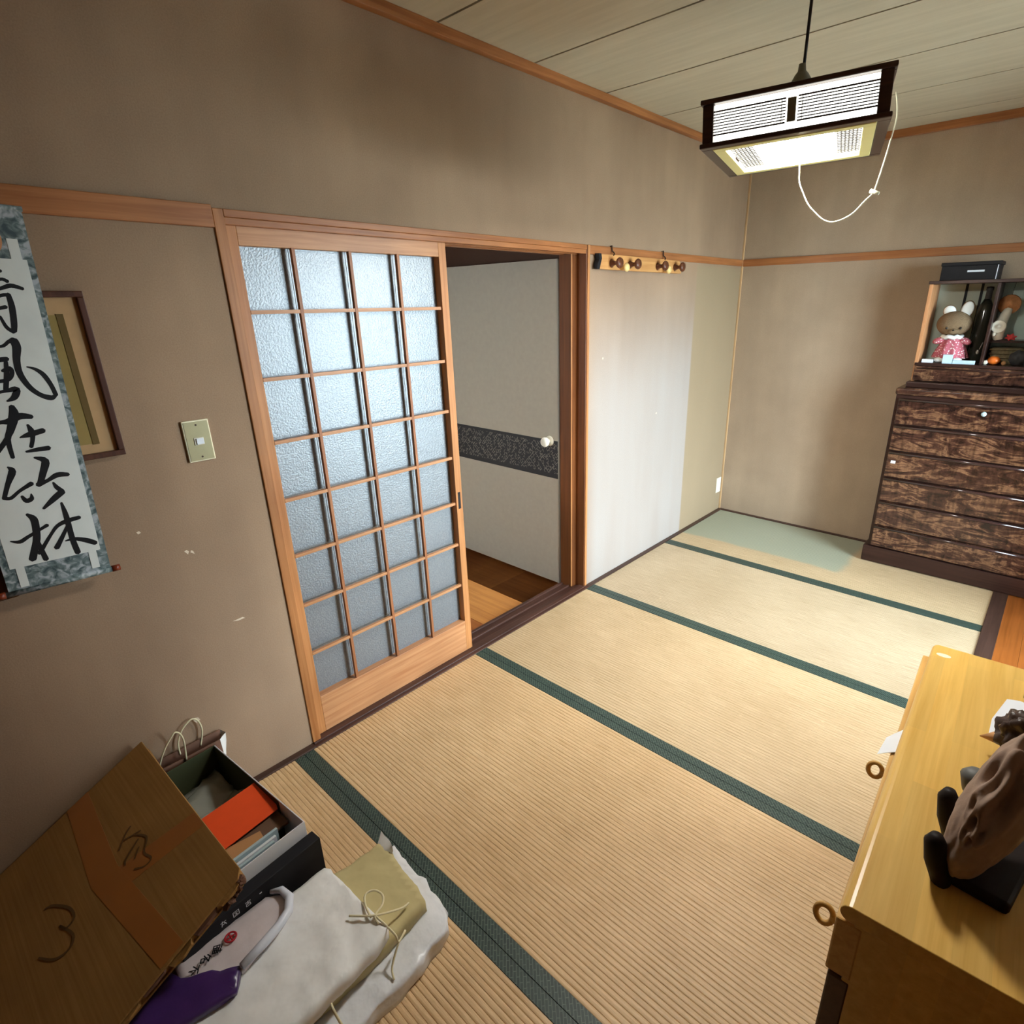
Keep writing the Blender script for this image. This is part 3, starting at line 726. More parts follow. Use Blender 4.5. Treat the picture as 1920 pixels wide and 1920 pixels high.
INK = [[(-161.7,68.0,2.5),(-146.5,62.5,7.0),(-130.7,70.1,6.5),(-104.2,83.1,5.5),(-90.4,89.7,6.6)],[(-119.8,124.6,5.1),(-111.3,112.9,10.6),(-110.6,94.9,11.1),(-115.4,61.7,11.1),(-125.4,34.3,11.1),(-132.7,15.0,11.6)],[(-117.0,25.6,8.1),(-104.7,42.1,6.5),(-85.6,67.8,5.5),(-71.2,83.4,6.6),(-51.5,91.1,8.6),(-26.6,94.1,7.5)],[(-115.0,50.7,7.1),(-109.3,6.9,8.6)],[(-52.2,138.1,4.0),(-49.9,103.2,8.6),(-49.8,46.2,9.1),(-46.3,6.3,9.6)],[(-52.0,79.1,5.5),(-69.0,51.4,7.1),(-83.2,29.9,9.0)],[(-63.6,41.6,2.5),(-45.6,42.3,6.5),(-22.2,31.2,9.6),(-7.8,20.7,9.0)],[(-129.2,242.3,3.0),(-123.8,231.5,10.6),(-137.7,203.0,7.6),(-149.7,174.5,6.5)],[(-150.6,172.5,7.1),(-139.5,169.9,6.2),(-121.0,183.6,5.6),(-97.4,196.5,8.0)],[(-119.5,169.6,4.6),(-114.0,157.8,8.1),(-104.1,161.2,7.5),(-102.5,172.3,2.1)],[(-77.7,256.3,4.1),(-61.3,245.9,11.7),(-70.3,219.5,10.6),(-81.3,194.1,9.1)],[(-84.3,192.0,9.2),(-65.5,198.7,6.5),(-45.9,208.4,9.6),(-26.8,206.1,7.5)],[(-57.2,191.0,3.5),(-52.7,178.1,7.6),(-45.4,168.4,7.5)],[(-46.2,165.4,11.1),(-65.7,150.6,10.0),(-87.0,132.8,4.6)],[(-147.8,338.7,6.1),(-120.0,344.7,6.5),(-106.0,345.3,10.1),(-85.4,355.0,12.1),(-65.3,351.8,8.0)],[(-93.2,376.8,8.6),(-93.5,358.7,14.1),(-106.3,326.2,11.0),(-115.5,304.9,8.1),(-116.0,263.8,6.1)],[(-113.7,309.9,8.5),(-127.1,293.4,7.5),(-152.0,263.5,7.1)],[(-145.6,279.7,6.0),(-157.0,236.3,6.6)],[(-74.6,333.4,3.9),(-71.0,318.6,9.1),(-72.4,301.5,6.6),(-78.7,283.2,6.0)],[(-93.6,306.7,2.5),(-76.7,311.3,9.5),(-50.9,317.3,9.1)],[(-89.3,272.8,4.0),(-69.4,274.6,7.6),(-49.4,275.3,8.6)],[(-145.6,465.9,3.5),(-127.0,504.6,7.1),(-113.1,534.1,5.5)],[(-116.6,521.0,5.1),(-84.2,509.2,5.0),(-68.5,518.8,5.6),(-59.6,522.1,9.6)],[(-58.6,520.2,12.1),(-57.0,506.2,12.0),(-63.0,479.0,10.1),(-63.9,449.9,9.5),(-53.8,419.3,8.6),(-38.0,399.9,8.1),(-20.7,391.5,9.5),(-11.8,394.8,5.5)],[(-9.9,397.9,7.0),(-13.8,419.8,7.1),(-22.7,444.5,7.6),(-35.2,458.0,5.5),(-48.4,463.5,2.1)],[(-113.0,478.1,5.1),(-91.1,480.9,8.0),(-79.2,482.4,7.1)],[(-91.2,456.9,5.0),(-78.4,462.4,6.5),(-77.0,450.4,6.5),(-87.5,437.0,6.6),(-111.4,434.1,5.5)],[(-107.3,459.3,5.6),(-111.4,434.1,5.5)],[(-81.9,476.3,5.6),(-86.0,451.1,7.1),(-94.7,416.7,7.0)],[(-124.4,407.6,6.1),(-105.5,411.3,5.0),(-91.6,413.9,6.6),(-76.7,415.4,9.6),(-84.0,398.1,9.1),(-97.7,390.6,3.1)],[(-73.7,656.7,5.1),(-50.1,666.6,5.4)],[(-80.1,639.4,5.0),(-53.4,649.5,5.1),(-43.3,645.8,6.0)],[(-89.5,623.1,5.5),(-57.7,630.3,5.6),(-38.9,637.0,7.1),(-20.7,631.7,5.6)],[(-55.4,674.4,5.5),(-62.6,626.1,5.5)],[(-81.9,608.4,5.6),(-54.2,617.4,5.5),(-47.1,614.7,7.1)],[(-47.2,617.7,7.1),(-46.3,593.7,8.6),(-50.0,559.5,8.6),(-53.4,542.4,7.5)],[(-70.5,571.8,4.1),(-64.7,550.0,5.6),(-55.3,540.3,6.5)],[(-87.0,584.1,4.0),(-57.3,592.3,6.1)],[(-79.9,608.4,5.5),(-88.3,565.1,5.5),(-91.9,528.9,5.5)],[(-109.4,648.3,3.4),(-105.0,637.5,7.0)],[(-123.1,611.8,3.5),(-116.7,603.0,6.0)],[(-133.7,549.4,5.6),(-114.9,582.1,3.6)]]
groups = [INK[0:7], INK[7:14], INK[14:21], INK[21:30], INK[30:]]
for g in groups:
    mb = MB()
    for k, s_ in enumerate(g):
        ribbon(mb, [(a, b, c * 1.3) for a, b, c in s_], V, 0.00125 + k * 0.00003)
    obj('brush_character', mb, 'ink', pp, local=True)

# framed picture half hidden by the scroll
pf = thing('picture_frame', 'narrow picture in a dark wood frame half behind the scroll', 'picture frame', loc=(0, 0.35, 1.20))
py0, py1, pz0, pz1 = 0.225, 0.482, 1.197, 1.598; fw = 0.014
for a in ((py0, py1, pz0, pz0 + fw), (py0, py1, pz1 - fw, pz1), (py0, py0 + fw, pz0 + fw, pz1 - fw), (py1 - fw, py1, pz0 + fw, pz1 - fw)):
    obj('frame_rail', MB().box(0.0, 0.022, *a), 'frame_dark', pf, 0.002)
obj('mount', MB().box(0.0, 0.010, py0 + fw, py1 - fw, pz0 + fw, pz1 - fw), 'mat_tan', pf)
obj('picture_sheet', MB().box(0.010, 0.0112, 0.262, 0.430, 1.235, 1.545), 'mat_olive', pf)
obj('inner_shadow_edge', MB().box(0.010, 0.0125, 0.420, 0.434, 1.233, 1.547), 'mount_shade', pf)  # darker olive strip paints the frame's inner shadow beside the sheet
# plaque at the left edge of the picture and a round ornament
o = obj('wooden_plaque', MB().box(0.0, 0.022, 0.020, 0.190, 0.897, 1.52), 'plaque', bevel=0.003); tag(o, 'dark brown wooden board hanging left of the scroll', 'plaque')
t = thing('round_ornament', 'small round reddish wooden ornament with pale rim before the scroll top', 'ornament', loc=(0.050, 0.318, 1.702))
obj('disc', MB().lathe([(0.0, 0.0), (0.030, 0.002), (0.033, 0.010), (0.024, 0.016), (0.0, 0.018)], (0.050, 0.318, 1.702), 'x'), 'roller', t, sm=True)
obj('rim', MB().tube([(0.056, 0.318 + 0.036 * math.cos(k * math.pi / 14), 1.702 + 0.036 * math.sin(k * math.pi / 14)) for k in range(28)], 0.0045, 8, True), 'cab_pale', t, sm=True)

# light switch
t = thing('light_switch', 'champagne light switch plate beside the doorway', 'switch', loc=(0, 0.663, 1.14))
obj('plate_border', MB().box(0, 0.008, 0.628, 0.698, 1.139, 1.257), 'cream', t, 0.002)
obj('plate', MB().box(0.008, 0.0092, 0.6315, 0.6945, 1.1425, 1.2535), 'champagne', t, 0.0004)
rk = obj('rocker_surround', MB().box(0.009, 0.0115, 0.6505, 0.6755, 1.187, 1.208), 'offwhite', t, 0.0008)
obj('rocker', MB().box(0.0115, 0.0150, 0.655, 0.6745, 1.189, 1.206), 'white', rk, 0.001)
for zz in (1.152, 1.244): obj('screw', MB().lathe([(0.0028, 0.009), (0.0026, 0.0102), (0.001, 0.0104)], (0, 0.663, zz), 'x', 10), 'iron', t)
# wall outlet near the corner
t = thing('wall_outlet', 'small white wall outlet low near the back corner', 'outlet', loc=(0, 4.185, 0.15))
obj('outlet_plate', MB().box(0, 0.007, 4.150, 4.220, 0.150, 0.268), 'offwhite', t, 0.002)
for zz in (0.185, 0.225): obj('socket', MB().box(0.007, 0.0085, 4.172, 4.198, zz - 0.010, zz + 0.012), 'white', t, 0.001)

# peg rail
t = thing('peg_rail', 'pine peg rail with dark mushroom pegs hung on the wall rail', 'coat rack', loc=(0, 2.94, 1.70))
board = [(2.548, 1.706), (2.62, 1.704), (2.80, 1.7035), (3.02, 1.7025), (3.26, 1.702), (3.345, 1.702), (3.350, 1.720), (3.33, 1.756), (3.322, 1.770), (3.05, 1.7725), (2.70, 1.7735), (2.560, 1.772), (2.566, 1.752), (2.556, 1.730)]
mb = MB(); n = len(board)
mb.add([(0.012, y, z) for y, z in board] + [(0.034, y, z) for y, z in board], [tuple(range(n - 1, -1, -1)), tuple(range(n, 2 * n))] + [(i, (i + 1) % n, n + (i + 1) % n, n + i) for i in range(n)])
obj('board', mb, 'rack', t, 0.003)
obj('bark_end', MB().add([(x, y, z) for x in (0.010, 0.0345) for y, z in ((2.530, 1.706), (2.549, 1.704), (2.557, 1.730), (2.566, 1.752), (2.560, 1.774), (2.540, 1.774), (2.546, 1.750), (2.534, 1.730))], [(7, 6, 5, 4, 3, 2, 1, 0), (8, 9, 10, 11, 12, 13, 14, 15)] + [(i, (i + 1) % 8, 8 + (i + 1) % 8, 8 + i) for i in range(8)]), 'black_soft', t)
pegp = mesh_of('peg', MB().lathe([(0.020, 0.0), (0.014, 0.006), (0.0095, 0.020), (0.010, 0.032), (0.022, 0.040), (0.026, 0.048), (0.022, 0.056), (0.0, 0.058)], (0, 0, 0), 'x', 18), 'peg', True)
palep = mesh_of('button', MB().lathe([(0.010, 0.0), (0.010, 0.020), (0.020, 0.026), (0.021, 0.034), (0.012, 0.042), (0.0, 0.043)], (0, 0, 0), 'x', 16), 'peg_pale', True)
for yy in (2.648, 2.812, 3.082, 3.270): inst('peg', pegp, t, (0.034, yy - 2.94, 1.733 - 1.70))
for yy in (2.735, 3.150): inst('button', palep, t, (0.034, yy - 2.94, 1.716 - 1.70))
for yy in (2.672, 3.165):
    obj('hook', MB().tube([(0.006, yy, 1.812), (0.016, yy, 1.815), (0.018, yy, 1.79), (0.020, yy + 0.012, 1.785), (0.030, yy + 0.004, 1.776), (0.036, yy - 0.012, 1.770)], 0.0032, 6), 'iron', t, sm=True)

# ================================================================== pendant lamp
rvx = Vector((0.03, -0.04, 0.276)); LM = Matrix.Rotation(rvx.length, 4, rvx.normalized()); LM.translation = Vector((1.105, 2.037, 1.951))
lp = thing('pendant_lamp', 'lit square pendant lamp in a dark wooden lattice frame', 'lamp', LM)
hx, hy, H = 0.225, 0.251, 0.112
def ring(ax, ay, wdt, z0, z1):
    return MB().box(-ax, ax, -ay, -ay + wdt, z0, z1).box(-ax, ax, ay - wdt, ay, z0, z1).box(-ax, -ax + wdt, -ay + wdt, ay - wdt, z0, z1).box(ax - wdt, ax, -ay + wdt, ay - wdt, z0, z1)
obj('bottom_frame', ring(hx, hy, 0.030, 0.0, 0.012), 'lamp_wood', lp, 0.003, local=True)
obj('top_frame', ring(hx, hy, 0.030, H - 0.012, H), 'lamp_wood', lp, 0.003, local=True)
for sx in (-1, 1):
    for sy in (-1, 1):
        x1, x0 = sx * (hx - 0.006), sx * (hx - 0.034); y1, y0 = sy * (hy - 0.006), sy * (hy - 0.034)
        obj('corner_post', MB().box(min(x0, x1), max(x0, x1), min(y0, y1), max(y0, y1), 0.012, H - 0.012), 'lamp_wood', lp, 0.002, local=True)
for sy in (-1, 1):
    y = sy * (hy - 0.022)
    obj('shade_panel', MB().box(-hx + 0.034, hx - 0.034, y - 0.001, y + 0.001, 0.013, H - 0.013), 'lit_panel', lp, local=True)
    yo = sy * (hy - 0.014)
    obj('centre_post', MB().box(-0.010, 0.010, yo - 0.003, yo + 0.003, 0.030, H - 0.030), 'cap', lp, local=True)
    for a, b in ((-hx + 0.034, -0.014), (0.014, hx - 0.034)):
        for k in range(9):
            z = 0.030 + k * 0.0066; r = 0.0019 if k in (0, 8) else 0.0013
            obj('slat', MB().box(a, b, yo - 0.001, yo + 0.001, z - r, z + r), 'line', lp, local=True)
        e = b - 0.010 if a < 0 else a + 0.010
        obj('slat', MB().box(e - 0.0008, e + 0.0008, yo - 0.001, yo + 0.001, 0.030, 0.083), 'line', lp, local=True)
for sx in (-1, 1):
    x = sx * (hx - 0.022)
    obj('shade_panel', MB().box(x - 0.001, x + 0.001, -hy + 0.034, hy - 0.034, 0.013, H - 0.013), 'lit_panel', lp, local=True)
    xo = sx * (hx - 0.014)
    obj('centre_post', MB().box(xo - 0.003, xo + 0.003, -0.010, 0.010, 0.012, H - 0.012), 'lamp_wood', lp, local=True)
    for k in range(7): 
        z = 0.026 + k * 0.010
        obj('slat', MB().box(xo - 0.001, xo + 0.001, -hy + 0.034, hy - 0.034, z - 0.0007, z + 0.0007), 'line', lp, local=True)
obj('top_cover', MB().box(-hx + 0.030, hx - 0.030, -hy + 0.030, hy - 0.030, H - 0.006, H - 0.003), 'cap', lp, local=True)
rim = ring(hx - 0.030, hy - 0.030, 0.030, -0.002, 0.006)
obj('bottom_rim', rim, 'lamp_rim', lp, 0.002, local=True)
dif = obj('diffuser', MB().box(-hx + 0.060, hx - 0.060, -hy + 0.060, hy - 0.060, 0.012, 0.014), 'lit_soft', lp, local=True)
obj('tube_glow_window', MB().box(-0.100, 0.100, -hy + 0.062, hy - 0.062, 0.0105, 0.012), 'lit', dif, local=True)
# lattice print at both ends of the diffuser
for sx in (-1, 1):
    mb = MB()
    for i in range(6):
        for j in range(17):
            cx = sx * (hx - 0.066 - i * 0.0095); cy = -0.178 + j * 0.0222 + (0.011 if i % 2 else 0)
            if abs(cy) > hy - 0.066: continue
            for an in (0.6, -0.6):
                dx, dy = 0.0070 * math.cos(an), 0.0070 * math.sin(an); nx, ny = -math.sin(an) * 0.0024, math.cos(an) * 0.0024
                mb.add([(cx - dx - nx, cy - dy - ny, 0.0117), (cx - dx + nx, cy - dy + ny, 0.0117), (cx + dx + nx, cy + dy + ny, 0.0117), (cx + dx - nx, cy + dy - ny, 0.0117)], [(0, 1, 2, 3)])
    q = obj('lattice_print', mb, 'line', dif, local=True)
Li = LM.to_3x3().inverted()
up = Li @ Vector((0, 0, 1))
top = Vector((0, 0, H))
obj('cap', MB().lathe([(0.046, 0.0), (0.042, 0.030), (0.030, 0.060), (0.018, 0.080), (0.011, 0.088), (0.009, 0.105)], (0, 0, H - 0.004), 'z'), 'cap', lp, local=True, sm=True)
ztop = (HC - 0.005 - (LM @ (top + up * 0.03)).z)
obj('cord', MB().tube([top + up * 0.03, top + up * (0.03 + ztop * 0.5), top + up * (0.03 + ztop)], 0.0042, 8), 'cord', lp, local=True, sm=True)
obj('ceiling_rosette', MB().tube([top + up * (0.03 + ztop - 0.022), top + up * (0.03 + ztop)], [0.026, 0.034], 16), 'offwhite', lp, local=True, sm=True)
w2l = lambda q: LM.inverted() @ Vector(q)
ps = [(1.110, 2.05, 1.962), (1.120, 2.04, 1.905), (1.128, 2.03, 1.872), (1.141, 2.03, 1.845), (1.160, 2.03, 1.812), (1.186, 2.03, 1.785), (1.210, 2.03, 1.766), (1.234, 2.03, 1.758), (1.262, 2.03, 1.763), (1.288, 2.03, 1.777), (1.312, 2.03, 1.803), (1.330, 2.03, 1.822), (1.338, 2.03, 1.855), (1.343, 2.04, 1.90), (1.346, 2.05, 1.94), (1.350, 2.06, 2.00), (1.340, 2.055, 2.055)]
obj('pull_cord', MB().tube([w2l(q) for q in smooth_pts(ps)], 0.0017, 6), 'pull', lp, local=True, sm=True)
obj('cord_knob', MB().tube([w2l((1.322, 2.03, 1.826)), w2l((1.345, 2.028, 1.817))], [0.0055, 0.0045], 8), 'pull', lp, local=True, sm=True)

# ================================================================== dark chest of drawers
cx0, cx1, cy0, cy1 = 1.135, 1.985, 3.905, 4.232
ch = thing('chest_of_drawers', 'tall dark chest of six drawers with figured glossy veneer', 'chest of drawers', loc=(1.55, 4.07, 0))
obj('plinth', MB().box(cx0 - 0.020, cx1 + 0.020, cy0 - 0.004, cy1, 0.004, 0.104), 'chest_dark', ch, 0.004)
obj('body', MB().box(cx0, cx1, cy0 + 0.012, cy1, 0.104, 1.035), 'chest_dark', ch, 0.004)
obj('top_board', MB().box(cx0 - 0.004, cx1 + 0.004, cy0 - 0.008, cy1, 1.035, 1.073), 'veneer', ch, 0.010, seg=4)
dz = [1.020, 0.866, 0.712, 0.552, 0.404, 0.246, 0.108]
for k in range(6):
    d_ = obj('drawer', MB().box(cx0 + 0.018, cx1 - 0.018, cy0 - 0.006, cy0 + 0.014, dz[k + 1] + 0.004, dz[k] - 0.004), 'veneer', ch, 0.0055, seg=3)
    obj('drawer_lip', MB().tube([(cx0 + 0.022, cy0 - 0.006, dz[k] - 0.011), (cx1 - 0.022, cy0 - 0.006, dz[k] - 0.011)], 0.0085, 12), 'lip', d_, sm=True)
    if k == 0:
        obj('keyhole_knob', MB().lathe([(0.0125, 0.0), (0.012, -0.006), (0.007, -0.011), (0.0, -0.012)], (1.556, cy0 - 0.006, 0.968), 'y', 14), 'bluebox', d_, sm=True)
    if k == 2:
        obj('paper_scrap', MB().box(1.176, 1.200, cy0 - 0.0072, cy0 - 0.006, 0.640, 0.656), 'white', d_)

# display cabinet on the chest
uc = thing('display_cabinet', 'small open-fronted display cabinet standing on the dark chest', 'cabinet', loc=(1.56, 4.1, 1.073))
ux0, ux1, uy0, uy1, uz0, uz1 = 1.176, 1.944, 4.005, 4.230, 1.073, 1.632
obj('base_moulding', MB().box(ux0 - 0.012, ux1 + 0.012, 3.955, uy1, uz0, 1.104), 'chest_dark', uc, 0.006)
sp = obj('side_panel', MB().box(ux0, ux0 + 0.018, uy0, uy1, 1.104, 1.616), 'cab_pale', uc, 0.002)
obj('side_panel', MB().box(ux1 - 0.018, ux1, uy0, uy1, 1.104, 1.616), 'cab_pale', uc, 0.002)
obj('top_panel', MB().box(ux0 - 0.004, ux1 + 0.004, uy0 - 0.004, uy1, 1.616, uz1), 'chest_dark', uc, 0.002)
dd = obj('drawer_panel', MB().box(ux0 + 0.008, ux1 - 0.008, uy0 - 0.010, uy0 + 0.01, 1.108, 1.188), 'veneer', uc, 0.004)
obj('drawer_lip', MB().tube([(ux0 + 0.02, uy0 - 0.010, 1.176), (ux1 - 0.02, uy0 - 0.010, 1.176)], 0.004, 8), 'chest_dark', dd, sm=True)
obj('floor_board', MB().box(ux0 + 0.004, ux1 - 0.004, uy0 - 0.008, uy1, 1.190, 1.206), 'chest_dark', uc, 0.002)
obj('back_panel', MB().box(ux0 + 0.018, ux1 - 0.018, uy1 - 0.010, uy1 - 0.002, 1.206, 1.616), 'mint', uc)
for xx in (1.322, 1.392): obj('back_dark_strip', MB().box(xx - 0.006, xx + 0.006, uy1 - 0.016, uy1 - 0.010, 1.206, 1.616), 'black_soft', uc)  # two narrow dark vertical strips on the back panel
obj('divider', MB().box(1.474, 1.488, uy0 + 0.004, uy1 - 0.010, 1.206, 1.616), 'chest_dark', uc, 0.002)
obj('inner_shelf', MB().box(1.488, ux1 - 0.018, 4.09, uy1 - 0.010, 1.318, 1.330), 'chest_dark', uc, 0.001)
obj('glass_pane', MB().box(1.585, ux1 - 0.020, uy0 + 0.006, uy0 + 0.009, 1.206, 1.615), 'glass', uc)

# things in the cabinet
rb = thing('plush_rabbit', 'brown plush rabbit in a pink floral dress, white ears', 'soft toy', loc=(1.320, 4.105, 1.206))
rx, ry = 1.318, 4.105
obj('body', MB().blob((rx, ry + 0.02, 1.30), (0.048, 0.045, 0.060)), 'fur', rb, sm=True)
hd = obj('head', MB().blob((rx - 0.004, ry - 0.01, 1.412), (0.082, 0.060, 0.066)), 'fur', rb, sm=True)
obj('muzzle', MB().blob((rx + 0.006, ry - 0.060, 1.374), (0.026, 0.014, 0.015), 10), 'fur', hd, sm=True)
for sx in (-0.028, 0.036): obj('eye', MB().blob((rx + sx, ry - 0.063, 1.390), (0.006, 0.005, 0.007), 8), 'eye', hd, sm=True)
obj('nose', MB().blob((rx + 0.006, ry - 0.074, 1.380), (0.006, 0.004, 0.004), 8), 'eye', hd, sm=True)
for sx, tl_, hh in ((-0.036, -0.75, 0.034), (0.042, 0.15, 0.048)):
    R3 = Matrix.Rotation(tl_, 3, 'Y')
    e = obj('ear', MB().blob((rx + sx, ry - 0.005, 1.458 + hh * 0.55), (0.032, 0.012, hh), 10, R3), 'fur', rb, sm=True)
    obj('ear_lining', MB().blob((rx + sx, ry - 0.014, 1.458 + hh * 0.55), (0.028, 0.008, hh * 0.88), 10, R3), 'earwhite', e, sm=True)
obj('collar', MB().tube([(rx + 0.044 * math.cos(a * math.pi / 10), ry - 0.012 + 0.040 * math.sin(a * math.pi / 10), 1.343 + 0.004 * math.cos(a * 2.2)) for a in range(20)], 0.011, 8, True), 'earwhite', rb, sm=True)
mb = MB(); N = 48; vs_ = []; fs_ = []
for k, (r, z) in enumerate(((0.032, 1.345), (0.052, 1.315), (0.068, 1.275), (0.080, 1.232))):
    for i in range(N):
        a = 2 * math.pi * i / N; rr = r * (1 + 0.14 * k / 3 * math.sin(a * 9))
        vs_.append((rx + 0.006 + rr * math.cos(a), ry - 0.008 + rr * 0.82 * math.sin(a), z))
for k in range(3):
    for i in range(N): fs_.append((k * N + i, k * N + (i + 1) % N, (k + 1) * N + (i + 1) % N, (k + 1) * N + i))
obj('dress', mb.add(vs_, fs_), 'pink', rb, sm=True)
for sx in (-1, 1): obj('sleeve', MB().blob((rx + 0.004 + sx * 0.062, ry - 0.022, 1.322), (0.030, 0.020, 0.018), 10, Matrix.Rotation(sx * 0.35, 3, 'Y')), 'pink', rb, sm=True)
for sx in (-0.030, 0.050): obj('foot', MB().blob((rx + sx, ry - 0.062, 1.222), (0.026, 0.024, 0.0155), 10), 'earwhite', rb, sm=True)
o = tag(obj('small_box', MB().box(1.208, 1.262, 4.020, 4.050, 1.206, 1.224), 'white', bevel=0.001), 'flat white box at the left front corner of the display cabinet', 'box')
o = tag(obj('blue_packet', MB().box(1.306, 1.352, 4.006, 4.022, 1.206, 1.254), 'bluebox', bevel=0.002), 'pale blue packet standing at the rabbit\'s feet', 'packet')
o = tag(obj('blue_tray', MB().box(1.354, 1.455, 4.008, 4.030, 1.206, 1.226), 'bluebox', bevel=0.002), 'long pale blue box lying right of the rabbit\'s feet', 'box')
bt = thing('tall_bottle', 'tall dark glass bottle standing behind the plush rabbit', 'bottle', loc=(1.432, 4.165, 1.206))
obj('glass_body', MB().lathe([(0.036, 0), (0.038, 0.01), (0.038, 0.27), (0.030, 0.30), (0.016, 0.33)], (1.432, 4.165, 1.206)), 'bottle', bt, sm=True)
obj('neck', MB().lathe([(0.015, 0.328), (0.014, 0.372), (0.017, 0.376), (0.017, 0.392), (0.0, 0.394)], (1.432, 4.165, 1.206)), 'darkgrey', bt, sm=True)
sp_ = thing('spoon', 'small silver spoon leaning by the cabinet divider', 'spoon', loc=(1.45, 4.05, 1.26))
obj('handle', MB().tube([(1.466, 4.048, 1.320), (1.457, 4.046, 1.282)], 0.0022, 6), 'alu', sp_, sm=True)
obj('bowl', MB().blob((1.452, 4.045, 1.270), (0.007, 0.003, 0.012), 8), 'alu', sp_, sm=True)
# right compartment
ht = thing('straw_hat_charm', 'hanging ornament with round straw hat in the right compartment', 'ornament', loc=(1.53, 4.14, 1.50))
obj('hat', MB().lathe([(0.050, 0.0), (0.046, -0.006), (0.026, -0.014), (0.020, -0.026), (0.0, -0.028)], (1.533, 4.13, 1.508), 'y'), 'straw', ht, sm=True)
obj('hanging_thread', MB().tube([(1.533, 4.13, 1.535), (1.538, 4.15, 1.616)], 0.001, 6), 'iron', ht)
fg = thing('ceramic_figure', 'cream ceramic figure with a round dish under the straw hat', 'figurine', loc=(1.52, 4.12, 1.33))
obj('torso', MB().tube([(1.538, 4.118, 1.490), (1.530, 4.115, 1.465), (1.518, 4.112, 1.425), (1.510, 4.108, 1.395), (1.515, 4.106, 1.362), (1.522, 4.106, 1.331)], [0.017, 0.022, 0.027, 0.036, 0.028, 0.020], 14), 'ceramic', fg, sm=True)
dsh = obj('dish', MB().lathe([(0.030, 0.0), (0.033, -0.004), (0.030, -0.008), (0.024, -0.004), (0.010, -0.004), (0.009, -0.010), (0.0, -0.011)], (1.515, 4.072, 1.400), 'y'), 'ceramic', fg, sm=True)
obj('paw', MB().blob((1.502, 4.075, 1.362), (0.010, 0.010, 0.013), 8), 'ceramic', fg, sm=True)
rfl = tag(obj('red_flower', MB().blob((1.575, 4.10, 1.346), (0.022, 0.018, 0.0165), 14, None, lambda d, q: q * (1 + 0.22 * math.sin(6 * math.atan2(d.z, d.x)))), 'redfelt', sm=True), 'red felt flower on the cabinet\'s inner shelf', 'ornament')
bs_ = thing('woven_basket', 'small grey-brown woven basket under the inner shelf', 'basket', loc=(1.56, 4.15, 1.206))
mb = MB()
obj('basket_body', MB().box(1.500, 1.640, 4.120, 4.210, 1.206, 1.290), 'basket', bs_, 0.008)
for k in range(4): obj('woven_band', MB().tube([(1.496, 4.119, 1.218 + 0.021 * k), (1.57, 4.114, 1.220 + 0.021 * k), (1.644, 4.119, 1.218 + 0.021 * k)], 0.0055, 8), 'basket', bs_, sm=True)
of = thing('orange_fruit_ornament', 'shiny orange ceramic persimmon in front of the basket', 'ornament', loc=(1.53, 4.06, 1.206))
obj('fruit', MB().blob((1.530, 4.060, 1.229), (0.028, 0.026, 0.0225), 12), 'orangeglaze', of, sm=True)
obj('calyx', MB().lathe([(0.012, 0), (0.008, 0.003), (0.002, 0.008)], (1.530, 4.060, 1.250), 'z', 8), 'basket', of)
for k, (bx_, by_, bz_, r_, mt) in enumerate(((1.496, 4.040, 1.218, 0.012, 'ceramic'), (1.575, 4.050, 1.217, 0.011, 'tan'), (1.503, 4.075, 1.219, 0.013, 'ceramic'))):
    tag(obj('shell', MB().blob((bx_, by_, bz_), (r_, r_ * 0.9, r_), 10, None, lambda d, q: q * (1 + 0.10 * math.sin(9 * math.atan2(d.y, d.x)))), mt, sm=True), ['tiny cream shell left of the orange ornament', 'tiny tan shell right of the orange ornament', 'tiny cream shell behind the orange ornament'][k], 'shell', 'shells in the cabinet')
tag(obj('grey_stone', MB().blob((1.630, 4.065, 1.244), (0.040, 0.035, 0.038), 14, None, lambda d, q: q * (1 + 0.22 * noise.noise(d * 2.2))), 'darkgrey', sm=True), 'dark grey lumpy stone behind the glass pane', 'stone')
# black case on top of the cabinet
bc = thing('black_case', 'flat black case with clear lid on top of the display cabinet', 'case', loc=(1.33, 4.12, 1.632))
obj('case_body', MB().box(1.208, 1.462, 4.060, 4.215, 1.632, 1.705), 'black', bc, 0.002)
obj('clear_lid', MB().box(1.204, 1.468, 4.056, 4.219, 1.705, 1.722), 'black', bc, 0.002)
obj('label_strip', MB().box(1.326, 1.400, 4.0585, 4.060, 1.672, 1.681), 'white', bc)
obj('edge_strip', MB().box(1.452, 1.4555, 4.0585, 4.060, 1.634, 1.703), 'white', bc)

# ================================================================== honey cabinet at the right
CM = Matrix.Rotation(math.radians(2.37), 4, 'Z'); CM.translation = Vector((1.747, 0.854, 0.0))
cb = thing('honey_cabinet', 'low honey-coloured wooden cabinet with ring pulls', 'cabinet', CM)
CL, CD, CH = 0.895, 0.44, 0.70
